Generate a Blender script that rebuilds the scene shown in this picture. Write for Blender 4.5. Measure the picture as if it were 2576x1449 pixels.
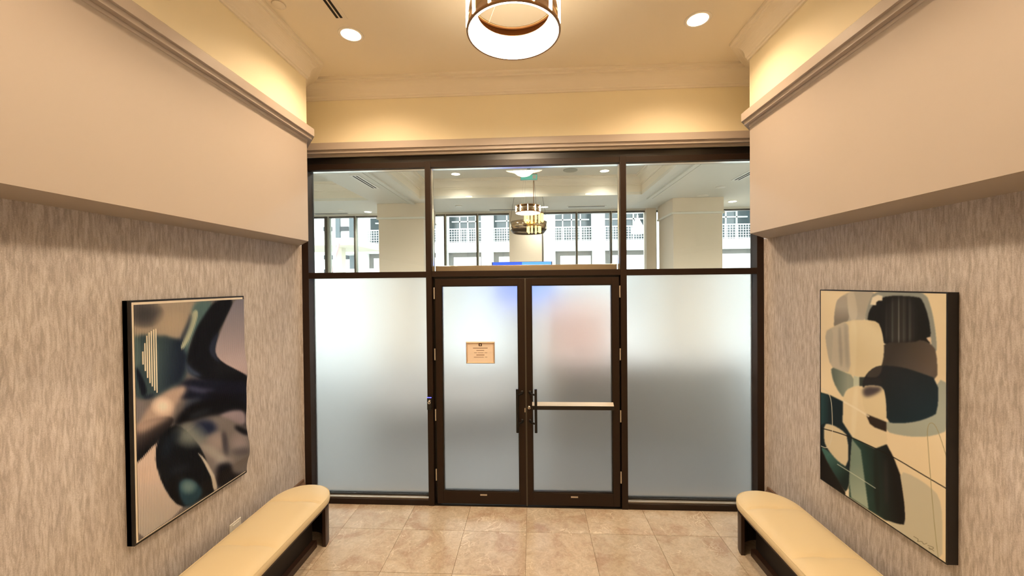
import bpy, math, random
import numpy as np
from mathutils import Vector, Matrix
random.seed(7)
for o in list(bpy.data.objects): bpy.data.objects.remove(o, do_unlink=True)
SC = bpy.context.scene
COL = SC.collection

# ------------------------------------------------------------------ camera
CAM = np.array([0.0, -3.7, 2.1234]); FPX = 987.6
YAW, PITCH, ROLL = 0.0518573, -0.0111119, 0.0098332
def rot3():
    cy, sy = math.cos(YAW), math.sin(YAW); cp, sp = math.cos(PITCH), math.sin(PITCH); cr, sr = math.cos(ROLL), math.sin(ROLL)
    Rz = np.array([[cy, -sy, 0], [sy, cy, 0], [0, 0, 1]])
    Rx = np.array([[1, 0, 0], [0, cp, -sp], [0, sp, cp]])
    Ry = np.array([[cr, 0, sr], [0, 1, 0], [-sr, 0, cr]])
    return Rz @ Rx @ Ry
RM = rot3()
cd = bpy.data.cameras.new('camera'); cam = bpy.data.objects.new('camera', cd); COL.objects.link(cam)
cd.sensor_width = 36; cd.lens = FPX / 2576 * 36; cd.clip_start = 0.02; cd.clip_end = 300
mw = Matrix.Identity(4)
for i in range(3):
    mw[i][0] = RM[i, 0]; mw[i][1] = RM[i, 2]; mw[i][2] = -RM[i, 1]; mw[i][3] = CAM[i]
cam.matrix_world = mw
SC.camera = cam
def ray(px, py): return RM @ np.array([(px - 1288) / FPX, 1, -(py - 724.5) / FPX])
def onX(px, py, X): d = ray(px, py); return CAM + d * (X / d[0])
def onY(px, py, Y): d = ray(px, py); return CAM + d * ((Y - CAM[1]) / d[1])
def onZ(px, py, Z): d = ray(px, py); return CAM + d * ((Z - CAM[2]) / d[2])

# ------------------------------------------------------------------ world, exposure
W = bpy.data.worlds.new('world'); SC.world = W; W.use_nodes = True
bg = W.node_tree.nodes['Background']; bg.inputs[0].default_value = (0.90, 0.96, 1.0, 1); bg.inputs[1].default_value = 6.0
SC.view_settings.view_transform = 'Standard'; SC.view_settings.look = 'None'; SC.view_settings.gamma = 1
SC.view_settings.use_curve_mapping = False
SC.view_settings.exposure = 0.0
WARM = (1.0, 0.72, 0.46)
def portal(x0, x1, z0, z1, y):
    l = bpy.data.lights.new('daylight_portal', 'AREA'); l.shape = 'RECTANGLE'; l.size = x1 - x0; l.size_y = z1 - z0
    l.cycles.is_portal = True
    o = bpy.data.objects.new('daylight_portal', l); COL.objects.link(o)
    o.location = ((x0 + x1) / 2, y, (z0 + z1) / 2); o.rotation_euler = (math.radians(-90), 0, 0)
portal(-6.8, 5.9, 0.05, 3.66, 5.0)

# ------------------------------------------------------------------ helpers
def srgb(r, g, b):
    f = lambda c: (c / 255 / 12.92) if c / 255 <= 0.04045 else ((c / 255 + 0.055) / 1.055) ** 2.4
    return (f(r), f(g), f(b), 1)
MATS = {}
def mat(name, col, rough=0.5, metal=0.0, spec=0.5, emit=None, estr=0.0, bump=None, var=0.0, coat=0.0):
    m = bpy.data.materials.new(name); m.use_nodes = True; nt = m.node_tree; p = nt.nodes['Principled BSDF']
    p.inputs['Base Color'].default_value = col; p.inputs['Roughness'].default_value = rough
    p.inputs['Metallic'].default_value = metal; p.inputs['Specular IOR Level'].default_value = spec
    if coat: p.inputs['Coat Weight'].default_value = coat
    if emit: p.inputs['Emission Color'].default_value = emit; p.inputs['Emission Strength'].default_value = estr
    if bump or var:
        tc = nt.nodes.new('ShaderNodeTexCoord'); nz = nt.nodes.new('ShaderNodeTexNoise')
        nz.inputs['Scale'].default_value = bump[0] if bump else 6; nz.inputs['Detail'].default_value = 3
        nt.links.new(tc.outputs['Object'], nz.inputs['Vector'])
        if bump:
            b = nt.nodes.new('ShaderNodeBump'); b.inputs['Strength'].default_value = bump[1]; b.inputs['Distance'].default_value = 0.004
            nt.links.new(nz.outputs['Fac'], b.inputs['Height']); nt.links.new(b.outputs['Normal'], p.inputs['Normal'])
        if var:
            n2 = nt.nodes.new('ShaderNodeTexNoise'); n2.inputs['Scale'].default_value = 2.5; n2.inputs['Detail'].default_value = 4
            nt.links.new(tc.outputs['Object'], n2.inputs['Vector'])
            mx = nt.nodes.new('ShaderNodeMix'); mx.data_type = 'RGBA'
            mx.inputs[6].default_value = tuple(c * (1 - var) for c in col[:3]) + (1,); mx.inputs[7].default_value = tuple(min(1, c * (1 + var)) for c in col[:3]) + (1,)
            nt.links.new(n2.outputs['Fac'], mx.inputs[0]); nt.links.new(mx.outputs[2], p.inputs['Base Color'])
    MATS[name] = m; return m

def emis(name, col, s):
    m = bpy.data.materials.new(name); m.use_nodes = True; nt = m.node_tree; nt.nodes.clear()
    e = nt.nodes.new('ShaderNodeEmission'); e.inputs[0].default_value = col; e.inputs[1].default_value = s
    o = nt.nodes.new('ShaderNodeOutputMaterial'); nt.links.new(e.outputs[0], o.inputs[0]); MATS[name] = m; return m

class MB:
    def __init__(s): s.v = []; s.f = []; s.sm = []
    def add(s, vs, fs, smooth=False):
        n = len(s.v); s.v += [tuple(map(float, v)) for v in vs]; s.f += [tuple(i + n for i in f) for f in fs]; s.sm += [smooth] * len(fs); return s
    def box(s, x0, x1, y0, y1, z0, z1):
        x0, x1 = min(x0, x1), max(x0, x1); y0, y1 = min(y0, y1), max(y0, y1); z0, z1 = min(z0, z1), max(z0, z1)
        return s.add([(x0, y0, z0), (x1, y0, z0), (x1, y1, z0), (x0, y1, z0), (x0, y0, z1), (x1, y0, z1), (x1, y1, z1), (x0, y1, z1)],
                     [(0, 3, 2, 1), (4, 5, 6, 7), (0, 1, 5, 4), (1, 2, 6, 5), (2, 3, 7, 6), (3, 0, 4, 7)])
    def prism(s, poly, z0, z1):
        a = sum(poly[i][0] * poly[(i + 1) % len(poly)][1] - poly[(i + 1) % len(poly)][0] * poly[i][1] for i in range(len(poly)))
        if a < 0: poly = poly[::-1]
        n = len(poly); vs = [(x, y, z0) for x, y in poly] + [(x, y, z1) for x, y in poly]
        fs = [tuple(range(n - 1, -1, -1)), tuple(range(n, 2 * n))] + [(i, (i + 1) % n, n + (i + 1) % n, n + i) for i in range(n)]
        return s.add(vs, fs)
    def lathe(s, prof, n=32, c=(0, 0, 0), axis='z', closed=False):
        vs = []; m = len(prof)
        for i in range(n):
            a = 2 * math.pi * i / n; ca, sa = math.cos(a), math.sin(a)
            for r, h in prof:
                p = (r * ca, r * sa, h)
                if axis == 'y': p = (r * ca, h, r * sa)
                if axis == 'x': p = (h, r * ca, r * sa)
                vs.append((p[0] + c[0], p[1] + c[1], p[2] + c[2]))
        fs = []
        for i in range(n):
            j = (i + 1) % n
            for k in range(m if closed else m - 1):
                k2 = (k + 1) % m; q = (i * m + k, j * m + k, j * m + k2, i * m + k2)
                fs.append(q if axis != 'y' else q[::-1])
        return s.add(vs, fs, True)
    def tube(s, pts, r, n=8):
        pts = [Vector(p) for p in pts]; rings = []; L = len(pts)
        up = None
        for i, p in enumerate(pts):
            t = (pts[min(i + 1, L - 1)] - pts[max(i - 1, 0)]).normalized()
            if up is None: up = t.orthogonal().normalized()
            u = (up - t * up.dot(t)).normalized(); w = t.cross(u); up = u
            rings.append([p + (u * math.cos(2 * math.pi * k / n) + w * math.sin(2 * math.pi * k / n)) * r for k in range(n)])
        vs = [v for rg in rings for v in rg]; fs = []
        for i in range(L - 1):
            for k in range(n):
                fs.append((i * n + k, i * n + (k + 1) % n, (i + 1) * n + (k + 1) % n, (i + 1) * n + k))
        s.add(vs, fs, True)
        return s.add(vs[:n] + vs[-n:], [tuple(range(n - 1, -1, -1)), tuple(range(n, 2 * n))])
    def sweep(s, path, prof):
        """path: 2D plan polyline with room on its right-hand side (offset normal), prof: (offset, z)"""
        P = [Vector((p[0], p[1])) for p in path]; L = len(P); rows = []
        for i in range(L):
            ns = []
            for a, b in ((i - 1, i), (i, i + 1)):
                if 0 <= a and b < L:
                    d = (P[b] - P[a]).normalized(); ns.append(Vector((d.y, -d.x)))
            if len(ns) == 2:
                m = (ns[0] + ns[1]).normalized(); sc = 1 / max(0.3, m.dot(ns[0])); m = m * sc
            else: m = ns[0]
            rows.append([(P[i].x + m.x * o, P[i].y + m.y * o, z) for o, z in prof])
        k = len(prof); vs = [v for r in rows for v in r]; fs = []
        for i in range(L - 1):
            for j in range(k - 1):
                fs.append((i * k + j, i * k + j + 1, (i + 1) * k + j + 1, (i + 1) * k + j))
        s.add(vs, fs)
        return s
    def build(s, name, m, parent=None, bevel=0, kind=None, loc=None):
        me = bpy.data.meshes.new(name); me.from_pydata(s.v, [], s.f); me.update()
        me.polygons.foreach_set('use_smooth', s.sm)
        me.materials.append(m if not isinstance(m, str) else MATS[m])
        o = bpy.data.objects.new(name, me); COL.objects.link(o)
        if parent: o.parent = parent
        if loc: o.location = loc
        if bevel:
            b = o.modifiers.new('bevel', 'BEVEL'); b.width = bevel; b.segments = 2; b.limit_method = 'ANGLE'; b.angle_limit = math.radians(40)
        if kind: o['kind'] = kind
        return o
def empty(name, loc=(0, 0, 0)):
    o = bpy.data.objects.new(name, None); COL.objects.link(o); o.location = loc; o.empty_display_size = 0.1; return o
def tag(o, label, cat, group=None):
    o['label'] = label; o['category'] = cat
    if group: o['group'] = group
    return o
def struct(o): o['kind'] = 'structure'; return o
def part(mb, name, m, parent, bevel=0):
    """world-space mesh builder as child of an empty that sits at a location (unrotated)"""
    l = Vector((0, 0, 0)); p = parent
    while p is not None: l += p.location; p = p.parent
    mb.v = [(v[0] - l.x, v[1] - l.y, v[2] - l.z) for v in mb.v]
    return mb.build(name, m, parent, bevel)
def recentre(o):
    me = o.data; c = np.array([v.co[:] for v in me.vertices]).mean(axis=0)
    me.transform(Matrix.Translation(-Vector(c))); o.location = Vector(c); return o

# ------------------------------------------------------------------ materials
mat('cream_paint', srgb(248, 238, 208), 0.65, bump=(240, 0.03))
mat('greige_paint', srgb(170, 159, 148), 0.6, bump=(240, 0.03))
mat('ceiling_paint', srgb(247, 238, 219), 0.75)
mat('trim_paint', srgb(244, 236, 220), 0.55)
mat('rail_paint', srgb(180, 168, 157), 0.45)
mat('lobby_paint', srgb(232, 230, 220), 0.7)
mat('lobby_beige', srgb(228, 214, 194), 0.6)
mat('bronze', srgb(36, 22, 12), 0.45, 0.0, 0.3, bump=(500, 0.02))
mat('bronze_dark', srgb(18, 12, 8), 0.35, 0.0, 0.5)
mat('gasket', srgb(14, 13, 12), 0.6)
mat('black_metal', srgb(26, 23, 21), 0.38, 0.3, 0.5)
mat('steel', srgb(205, 200, 192), 0.28, 1.0)
mat('satin_steel', srgb(215, 205, 192), 0.42, 0.9)
mat('baseboard_wood', srgb(120, 96, 80), 0.4)
mat('black_frame', srgb(20, 18, 18), 0.45)
mat('white_edge', srgb(232, 222, 205), 0.6)
mat('dark_wood', srgb(52, 34, 24), 0.38, bump=(60, 0.05), var=0.25)
mat('dark_inside', srgb(24, 16, 12), 0.6)
mat('plastic_white', srgb(240, 236, 226), 0.4)
mat('plastic_black', srgb(12, 12, 13), 0.35)
mat('paper', srgb(238, 222, 205), 0.7)
mat('ink', srgb(110, 76, 50), 0.7)
mat('ink_dark', srgb(60, 34, 18), 0.7)
mat('gold_frame', srgb(222, 196, 166), 0.35, 0.5)
mat('vent_black', srgb(10, 9, 8), 0.7)
mat('nickel', srgb(196, 170, 140), 0.16, 1.0)
mat('rim_bronze', srgb(150, 112, 74), 0.3, 0.8)
mat('lobby_stone', srgb(92, 93, 94), 0.3, var=0.1)
mat('grout', srgb(158, 138, 116), 0.8)
mat('concrete', srgb(110, 108, 104), 0.85, var=0.18)
mat('ext_white', srgb(236, 236, 232), 0.7)
mat('ext_glass', srgb(74, 88, 94), 0.12, 0.0, 0.8)
mat('ext_dark', srgb(60, 64, 68), 0.6)
mat('ext_rail', srgb(225, 228, 228), 0.5)
mat('asphalt', srgb(190, 190, 188), 0.9)
mat('ext_beige', srgb(205, 198, 180), 0.7)
mat('ext_pink', srgb(206, 150, 150), 0.6)
mat('wrap', srgb(225, 225, 222), 0.35)
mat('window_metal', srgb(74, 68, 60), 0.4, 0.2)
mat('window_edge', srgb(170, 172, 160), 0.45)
mat('pink_panel', srgb(238, 208, 208), 0.7)
mat('sofa_fabric', srgb(166, 166, 168), 0.85)
emis('lamp_glow', (1.0, 0.80, 0.56, 1), 30)
emis('down_glow', (1.0, 0.74, 0.46, 1), 30)
emis('rod_glow', (1.0, 0.84, 0.62, 1), 16)
emis('lobby_glow', (1.0, 0.86, 0.66, 1), 20)
emis('gold_glow', (1.0, 0.70, 0.18, 1), 4.0)
emis('screen_blue', (0.03, 0.10, 0.95, 1), 2.2)
emis('screen_light', (0.10, 0.32, 1.0, 1), 2.2)
emis('led_blue', (0.10, 0.10, 1.0, 1), 4.0)
emis('exit_green', (0.22, 0.72, 0.52, 1), 0.75)

def nodes(m): return m.node_tree.nodes, m.node_tree.links
def wallpaper():
    m = mat('wallpaper', srgb(196, 176, 158), 0.75); N, L = nodes(m); p = N['Principled BSDF']
    tc = N.new('ShaderNodeTexCoord')
    def noise(sx, sz, detail, dist, rough=0.6):
        mp = N.new('ShaderNodeMapping'); mp.inputs['Scale'].default_value = (sx, sx, sz)
        nz = N.new('ShaderNodeTexNoise'); nz.inputs['Scale'].default_value = 1.0; nz.inputs['Detail'].default_value = detail
        nz.inputs['Distortion'].default_value = dist; nz.inputs['Roughness'].default_value = rough
        L.new(tc.outputs['Object'], mp.inputs['Vector']); L.new(mp.outputs['Vector'], nz.inputs['Vector']); return nz
    a = noise(74, 10.5, 3, 0.6, 0.55); b = noise(17, 3.2, 4, 1.2); c = noise(150, 260, 3, 0.3); rg = noise(210, 190, 3, 0.6, 0.7)
    ma = N.new('ShaderNodeMath'); ma.operation = 'MULTIPLY_ADD'; ma.inputs[1].default_value = 0.44; L.new(rg.outputs['Fac'], ma.inputs[0])
    sb = N.new('ShaderNodeMath'); sb.operation = 'SUBTRACT'; sb.inputs[1].default_value = 0.22; L.new(a.outputs['Fac'], sb.inputs[0]); L.new(sb.outputs[0], ma.inputs[2])
    r1 = N.new('ShaderNodeValToRGB'); e = r1.color_ramp.elements
    e[0].position = 0.34; e[0].color = srgb(177, 170, 166); e[1].position = 0.68; e[1].color = srgb(214, 209, 209)
    x = e.new(0.46); x.color = srgb(191, 184, 181); x = e.new(0.54); x.color = srgb(203, 197, 195)
    L.new(ma.outputs[0], r1.inputs['Fac'])
    r2 = N.new('ShaderNodeValToRGB'); e = r2.color_ramp.elements
    e[0].position = 0.40; e[0].color = (0.91, 0.90, 0.89, 1); e[1].position = 0.6; e[1].color = (1.02, 1.02, 1.01, 1)
    L.new(b.outputs['Fac'], r2.inputs['Fac'])
    r3 = N.new('ShaderNodeValToRGB'); e = r3.color_ramp.elements
    e[0].position = 0.3; e[0].color = (0.84, 0.83, 0.82, 1); e[1].position = 0.65; e[1].color = (1.05, 1.05, 1.05, 1)
    L.new(c.outputs['Fac'], r3.inputs['Fac'])
    m1 = N.new('ShaderNodeMix'); m1.data_type = 'RGBA'; m1.blend_type = 'MULTIPLY'; m1.inputs[0].default_value = 1
    L.new(r1.outputs['Color'], m1.inputs[6]); L.new(r2.outputs['Color'], m1.inputs[7])
    m2 = N.new('ShaderNodeMix'); m2.data_type = 'RGBA'; m2.blend_type = 'MULTIPLY'; m2.inputs[0].default_value = 1
    L.new(m1.outputs[2], m2.inputs[6]); L.new(r3.outputs['Color'], m2.inputs[7])
    L.new(m2.outputs[2], p.inputs['Base Color'])
    bp = N.new('ShaderNodeBump'); bp.inputs['Strength'].default_value = 0.35; bp.inputs['Distance'].default_value = 0.003
    L.new(ma.outputs[0], bp.inputs['Height']); L.new(bp.outputs['Normal'], p.inputs['Normal'])
wallpaper()

def marble():
    m = mat('marble', srgb(205, 185, 160), 0.22, 0, 0.5); N, L = nodes(m); p = N['Principled BSDF']
    tc = N.new('ShaderNodeTexCoord'); oi = N.new('ShaderNodeObjectInfo')
    ad = N.new('ShaderNodeVectorMath'); ad.operation = 'MULTIPLY_ADD'
    cb = N.new('ShaderNodeCombineXYZ'); L.new(oi.outputs['Random'], cb.inputs[0]); L.new(oi.outputs['Random'], cb.inputs[1])
    L.new(cb.outputs[0], ad.inputs[0]); ad.inputs[1].default_value = (37, 91, 0); L.new(tc.outputs['Object'], ad.inputs[2])
    def noise(s, d, dist, r=0.55):
        nz = N.new('ShaderNodeTexNoise'); nz.inputs['Scale'].default_value = s; nz.inputs['Detail'].default_value = d
        nz.inputs['Distortion'].default_value = dist; nz.inputs['Roughness'].default_value = r
        L.new(ad.outputs[0], nz.inputs['Vector']); return nz
    a = noise(3.4, 7, 0.9, 0.62); b = noise(24, 6, 1.4, 0.7)
    r = N.new('ShaderNodeValToRGB'); e = r.color_ramp.elements
    e[0].position = 0.34; e[0].color = srgb(180, 158, 138); e[1].position = 0.66; e[1].color = srgb(206, 196, 180)
    x = e.new(0.5); x.color = srgb(196, 182, 162)
    L.new(a.outputs['Fac'], r.inputs['Fac'])
    r2 = N.new('ShaderNodeValToRGB'); e = r2.color_ramp.elements
    e[0].position = 0.36; e[0].color = (0.84, 0.82, 0.79, 1); e[1].position = 0.64; e[1].color = (1.08, 1.07, 1.06, 1)
    L.new(b.outputs['Fac'], r2.inputs['Fac'])
    mx = N.new('ShaderNodeMix'); mx.data_type = 'RGBA'; mx.blend_type = 'MULTIPLY'; mx.inputs[0].default_value = 1
    L.new(r.outputs['Color'], mx.inputs[6]); L.new(r2.outputs['Color'], mx.inputs[7])
    # veins from distorted voronoi edges
    vo = N.new('ShaderNodeTexVoronoi'); vo.feature = 'DISTANCE_TO_EDGE'; vo.inputs['Scale'].default_value = 5.5
    nv = noise(5, 4, 0.5); vm = N.new('ShaderNodeVectorMath'); vm.operation = 'MULTIPLY_ADD'; vm.inputs[1].default_value = (0.45, 0.45, 0)
    L.new(nv.outputs['Color'], vm.inputs[0]); L.new(ad.outputs[0], vm.inputs[2]); L.new(vm.outputs[0], vo.inputs['Vector'])
    rv = N.new('ShaderNodeValToRGB'); e = rv.color_ramp.elements
    e[0].position = 0.0; e[0].color = (1, 1, 1, 1); e[1].position = 0.020; e[1].color = (0, 0, 0, 1)
    L.new(vo.outputs['Distance'], rv.inputs['Fac'])
    msk = noise(4.0, 2, 0); rm = N.new('ShaderNodeValToRGB'); e = rm.color_ramp.elements
    e[0].position = 0.44; e[0].color = (0.04, 0.04, 0.04, 1); e[1].position = 0.60; e[1].color = (0.85, 0.85, 0.85, 1)
    L.new(msk.outputs['Fac'], rm.inputs['Fac'])
    mu = N.new('ShaderNodeMath'); mu.operation = 'MULTIPLY'; L.new(rv.outputs['Color'], mu.inputs[0]); L.new(rm.outputs['Color'], mu.inputs[1])
    m2 = N.new('ShaderNodeMix'); m2.data_type = 'RGBA'; L.new(mu.outputs[0], m2.inputs[0]); L.new(mx.outputs[2], m2.inputs[6]); m2.inputs[7].default_value = srgb(232, 222, 204)
    # per-tile tone
    mr = N.new('ShaderNodeMapRange'); mr.inputs['To Min'].default_value = 0.93; mr.inputs['To Max'].default_value = 1.05; L.new(oi.outputs['Random'], mr.inputs['Value'])
    m3 = N.new('ShaderNodeMix'); m3.data_type = 'RGBA'; m3.blend_type = 'MULTIPLY'; m3.inputs[0].default_value = 1
    L.new(m2.outputs[2], m3.inputs[6]); L.new(mr.outputs[0], m3.inputs[7])
    L.new(m3.outputs[2], p.inputs['Base Color'])
marble()

def leather():
    m = mat('leather', srgb(226, 209, 170), 0.42, 0, 0.45, bump=(180, 0.08)); return m
leather()

def frosted():
    m = bpy.data.materials.new('frosted_glass'); m.use_nodes = True; N, L = nodes(m); p = N['Principled BSDF']
    p.inputs['Base Color'].default_value = (0.77, 0.79, 0.79, 1); p.inputs['Roughness'].default_value = 0.48
    p.inputs['Transmission Weight'].default_value = 1.0; p.inputs['IOR'].default_value = 1.35
    MATS['frosted_glass'] = m
frosted()
def clear_glass():
    m = bpy.data.materials.new('clear_glass'); m.use_nodes = True; N, L = nodes(m); N.remove(N['Principled BSDF'])
    t = N.new('ShaderNodeBsdfTransparent'); t.inputs[0].default_value = (0.93, 0.95, 0.94, 1)
    g = N.new('ShaderNodeBsdfGlossy'); g.inputs['Roughness'].default_value = 0.0
    f = N.new('ShaderNodeFresnel'); f.inputs[0].default_value = 1.45
    mx = N.new('ShaderNodeMixShader'); L.new(f.outputs[0], mx.inputs[0]); L.new(t.outputs[0], mx.inputs[1]); L.new(g.outputs[0], mx.inputs[2])
    L.new(mx.outputs[0], N['Material Output'].inputs[0]); MATS['clear_glass'] = m
clear_glass()

# ------------------------------------------------------------------ shell dimensions
XL, XR = -2.253, 2.146          # papered side walls
BL, BR = -1.928, 1.755          # faces of the bulkheads
ZB = 2.508                      # underside of the bulkheads
ZC = 4.06                       # ceiling
YB = -5.6                       # wall behind the camera
YCL, YCR = -0.40, -0.438        # where the bulkheads splay back to the glazing
TH = 0.25

# floor with its tiles
fl = struct(MB().box(XL - TH, XR + TH, YB - TH, 0.25, -0.12, -0.006).build('floor', 'grout'))
TX, TY = 0.5375, 0.503
def tile_mesh(x0, x1, y0, y1):
    g = 0.0008; b = 0.0008
    X0, X1, Y0, Y1 = x0 + g, x1 - g, y0 + g, y1 - g
    vs = [(X0, Y0, -0.006), (X1, Y0, -0.006), (X1, Y1, -0.006), (X0, Y1, -0.006), (X0 + b, Y0 + b, 0), (X1 - b, Y0 + b, 0), (X1 - b, Y1 - b, 0), (X0 + b, Y1 - b, 0)]
    return vs, [(4, 5, 6, 7), (0, 1, 5, 4), (1, 2, 6, 5), (2, 3, 7, 6), (3, 0, 4, 7)]
tile_cache = {}
xs = [-0.07 + TX * k for k in range(-5, 6)]; ys = [-0.371 + TY * k for k in range(-11, 2)]
for i in range(len(xs) - 1):
    for j in range(len(ys) - 1):
        x0, x1, y0, y1 = max(xs[i], XL), min(xs[i + 1], XR), max(ys[j], YB), min(ys[j + 1], 0.0)
        if x1 - x0 < 0.02 or y1 - y0 < 0.02: continue
        key = (round(x1 - x0, 3), round(y1 - y0, 3))
        if key not in tile_cache:
            hx, hy = (x1 - x0) / 2, (y1 - y0) / 2; vs, fs = tile_mesh(-hx, hx, -hy, hy)
            me = bpy.data.meshes.new('tile'); me.from_pydata(vs, [], fs); me.materials.append(MATS['marble']); tile_cache[key] = me
        t = bpy.data.objects.new('tile', tile_cache[key]); COL.objects.link(t); t.parent = fl; t.location = ((x0 + x1) / 2, (y0 + y1) / 2, 0)

struct(MB().box(XL - TH, XR + TH, YB - TH, 0.0, ZC, ZC + 0.1).build('ceiling', 'ceiling_paint'))
# side walls: papered lower wall with the painted bulkhead above
wl = struct(MB().box(XL - TH, XL, YB, 0.0, 0, ZB).build('wall_left', 'wallpaper'))
wr = struct(MB().box(XR, XR + TH, YB, 0.0, 0, ZB).build('wall_right', 'wallpaper'))
YF0 = -0.003
MB().box(XL, -2.231, YF0, 0.11, 0, ZB).build('wall_return', 'wallpaper', wl)
MB().box(2.113, XR, YF0, 0.11, 0, ZB).build('wall_return', 'wallpaper', wr)
ZR = 3.42
plL = [(XL - TH, YB), (BL, YB), (BL, YCL), (XL, 0.0), (XL - TH, 0.0)]
plR = [(XR + TH, YB), (BR, YB), (BR, YCR), (XR, 0.0), (XR + TH, 0.0)]
MB().prism(plL, ZB, ZR).build('bulkhead', 'greige_paint', wl)
MB().prism(plL, ZR, ZC).build('bulkhead_frieze', 'cream_paint', wl)
MB().prism(plR, ZB, ZR).build('bulkhead', 'greige_paint', wr)
MB().prism(plR, ZR, ZC).build('bulkhead_frieze', 'cream_paint', wr)
struct(MB().box(XL - TH, XR + TH, 0.0, 0.16, 3.365, ZC).build('wall_front', 'cream_paint'))
struct(MB().box(XL - TH, XR + TH, YB - TH, YB, 0, ZC).build('wall_back', 'cream_paint'))
# crown and picture rail run round the room
path = [(BL, YB), (BL, YCL), (XL, 0.0), (XR, 0.0), (BR, YCR), (BR, YB)]
cove = [(0.030 + 0.070 * (1 - math.cos(t)), 3.928 + 0.088 * math.sin(t)) for t in [i * math.pi / 16 for i in range(9)]]
crown = [(0.0, 3.898), (0.014, 3.898), (0.014, 3.914), (0.024, 3.918), (0.030, 3.928)] + cove[1:] + [(0.112, 4.016), (0.112, 4.034), (0.132, 4.038), (0.132, ZC)]
struct(MB().sweep(path, crown).build('trim_1', 'trim_paint'))
rail = [(0.0, 3.478), (0.054, 3.478), (0.056, 3.475), (0.056, 3.413), (0.055, 3.412), (0.037, 3.412), (0.037, 3.384), (0.036, 3.383), (0.005, 3.383), (0.005, 3.362), (0.0, 3.360)]
struct(MB().sweep(path, rail).build('trim_2', 'rail_paint'))
bprof = [(0.0, 0.238), (0.012, 0.238), (0.016, 0.234), (0.016, 0.214), (0.02, 0.206), (0.026, 0.200), (0.030, 0.196), (0.030, 0.182), (0.034, 0.176), (0.034, 0.0)]
struct(MB().sweep([(XL, YB), (XL, -0.004)], bprof).build('baseboard_left', 'baseboard_wood'))
struct(MB().sweep([(XR, -0.004), (XR, YB)], bprof).build('baseboard_right', 'baseboard_wood'))

# ------------------------------------------------------------------ glazed front
FJ0, FJ1 = -2.231, -2.166        # left jamb
FK0, FK1 = 2.053, 2.113          # right jamb
ML0, ML1 = -1.012, -0.957; MR0, MR1 = 0.820, 0.876
DY = 0.115; GY = 0.085
ZH0, ZH1, ZH2 = 3.236, 3.292, 3.365
ZT0, ZT1 = 2.190, 2.247
def pane(x0, x1, z0, z1, name, m, parent, y=GY):
    return part(MB().box(x0, x1, y, y + 0.01, z0, z1), name, m, parent)
def bay(n, x0, x1, jx0, jx1, mx0, mx1):
    w = struct(empty('window_%d' % n, ((x0 + x1) / 2, 0.05, 0)))
    part(MB().box(min(x0, jx0, mx0), max(x1, jx1, mx1), 0.03, DY, ZH1, ZH2), 'head_channel', 'bronze_dark', w)
    part(MB().box(x0, x1, 0.0, DY, ZH0, ZH1), 'head', 'bronze', w, 0.002)
    part(MB().box(jx0, jx1, 0.0, DY, 0, ZH1), 'jamb', 'bronze', w, 0.002)
    part(MB().box(mx0, mx1, -0.006, DY, 0, ZH1 + 0.002), 'mullion', 'bronze', w, 0.002)
    part(MB().box(x0, x1, 0.0, DY, ZT0, ZT1), 'transom', 'bronze', w, 0.002)
    part(MB().box(x0, x1, 0.0, DY, 0.0, 0.052), 'sill', 'bronze', w, 0.002)
    part(MB().box(x0, x1, 0.020, 0.060, 0.052, 0.062), 'glazing_bead', 'satin_steel', w)
    part(MB().box(x0, x1, 0.060, DY, 0.052, 0.074), 'gasket', 'gasket', w)
    pane(x0, x1, ZT1, ZH0, 'clear_pane', 'clear_glass', w)
    pane(x0, x1, 0.074, ZT0, 'frosted_pane', 'frosted_glass', w)
    part(MB().box(x0, x1, 0.03, GY, ZH0 - 0.006, ZH0), 'glazing_bead', 'steel', w)  # bright steel strip added for the reflection along the head's underside
    return w
w1 = bay(1, FJ1, ML0, FJ0, FJ1, ML0, ML1)
w3 = bay(3, MR1, FK0, FK0, FK1, MR0, MR1)
w2 = struct(empty('window_2', (-0.07, 0.05, ZT0)))
part(MB().box(ML1, MR0, 0.03, DY, ZH1, ZH2), 'head_channel', 'bronze_dark', w2)
part(MB().box(ML1, MR0, 0.0, DY, ZH0, ZH1), 'head', 'bronze', w2, 0.002)
part(MB().box(ML1, MR0, 0.0, DY, ZT0 + 0.004, ZT1 + 0.002), 'transom', 'bronze', w2, 0.002)
pane(ML1, MR0, ZT1, ZH0, 'clear_pane', 'clear_glass', w2)
part(MB().box(ML1, MR0, 0.03, GY, ZH0 - 0.006, ZH0), 'glazing_bead', 'steel', w2)  # steel strip added here too for the bright head reflection
part(MB().box(ML1, ML1 + 0.005, 0.03, GY, ZT1 + 0.002, ZH0 - 0.006), 'glazing_bead', 'steel', w2)  # side strips of steel added for the bright reflections by the mullions
part(MB().box(MR0 - 0.005, MR0, 0.03, GY, ZT1 + 0.002, ZH0 - 0.006), 'glazing_bead', 'steel', w2)
part(MB().box(ML1 + 0.004, MR0 - 0.004, 0.13, 0.20, 2.20, 2.305), 'door_operator_cover', 'gold_frame', w2, 0.004)
fr = struct(empty('trim_3', (-0.07, 0.05, 0)))   # door frame stops
part(MB().box(ML1, ML1 + 0.045, 0.054, DY, 0.008, ZT0 + 0.004), 'door_stop', 'bronze_dark', fr)
part(MB().box(MR0 - 0.030, MR0, 0.054, DY, 0.008, ZT0 + 0.004), 'door_stop', 'bronze_dark', fr)
part(MB().box(ML1 + 0.045, MR0 - 0.030, 0.054, DY, ZT0 - 0.045, ZT0 + 0.004), 'door_stop', 'bronze_dark', fr)
part(MB().box(ML1, MR0, 0.0, DY, 0.0, 0.008), 'threshold', 'bronze_dark', fr)

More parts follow.
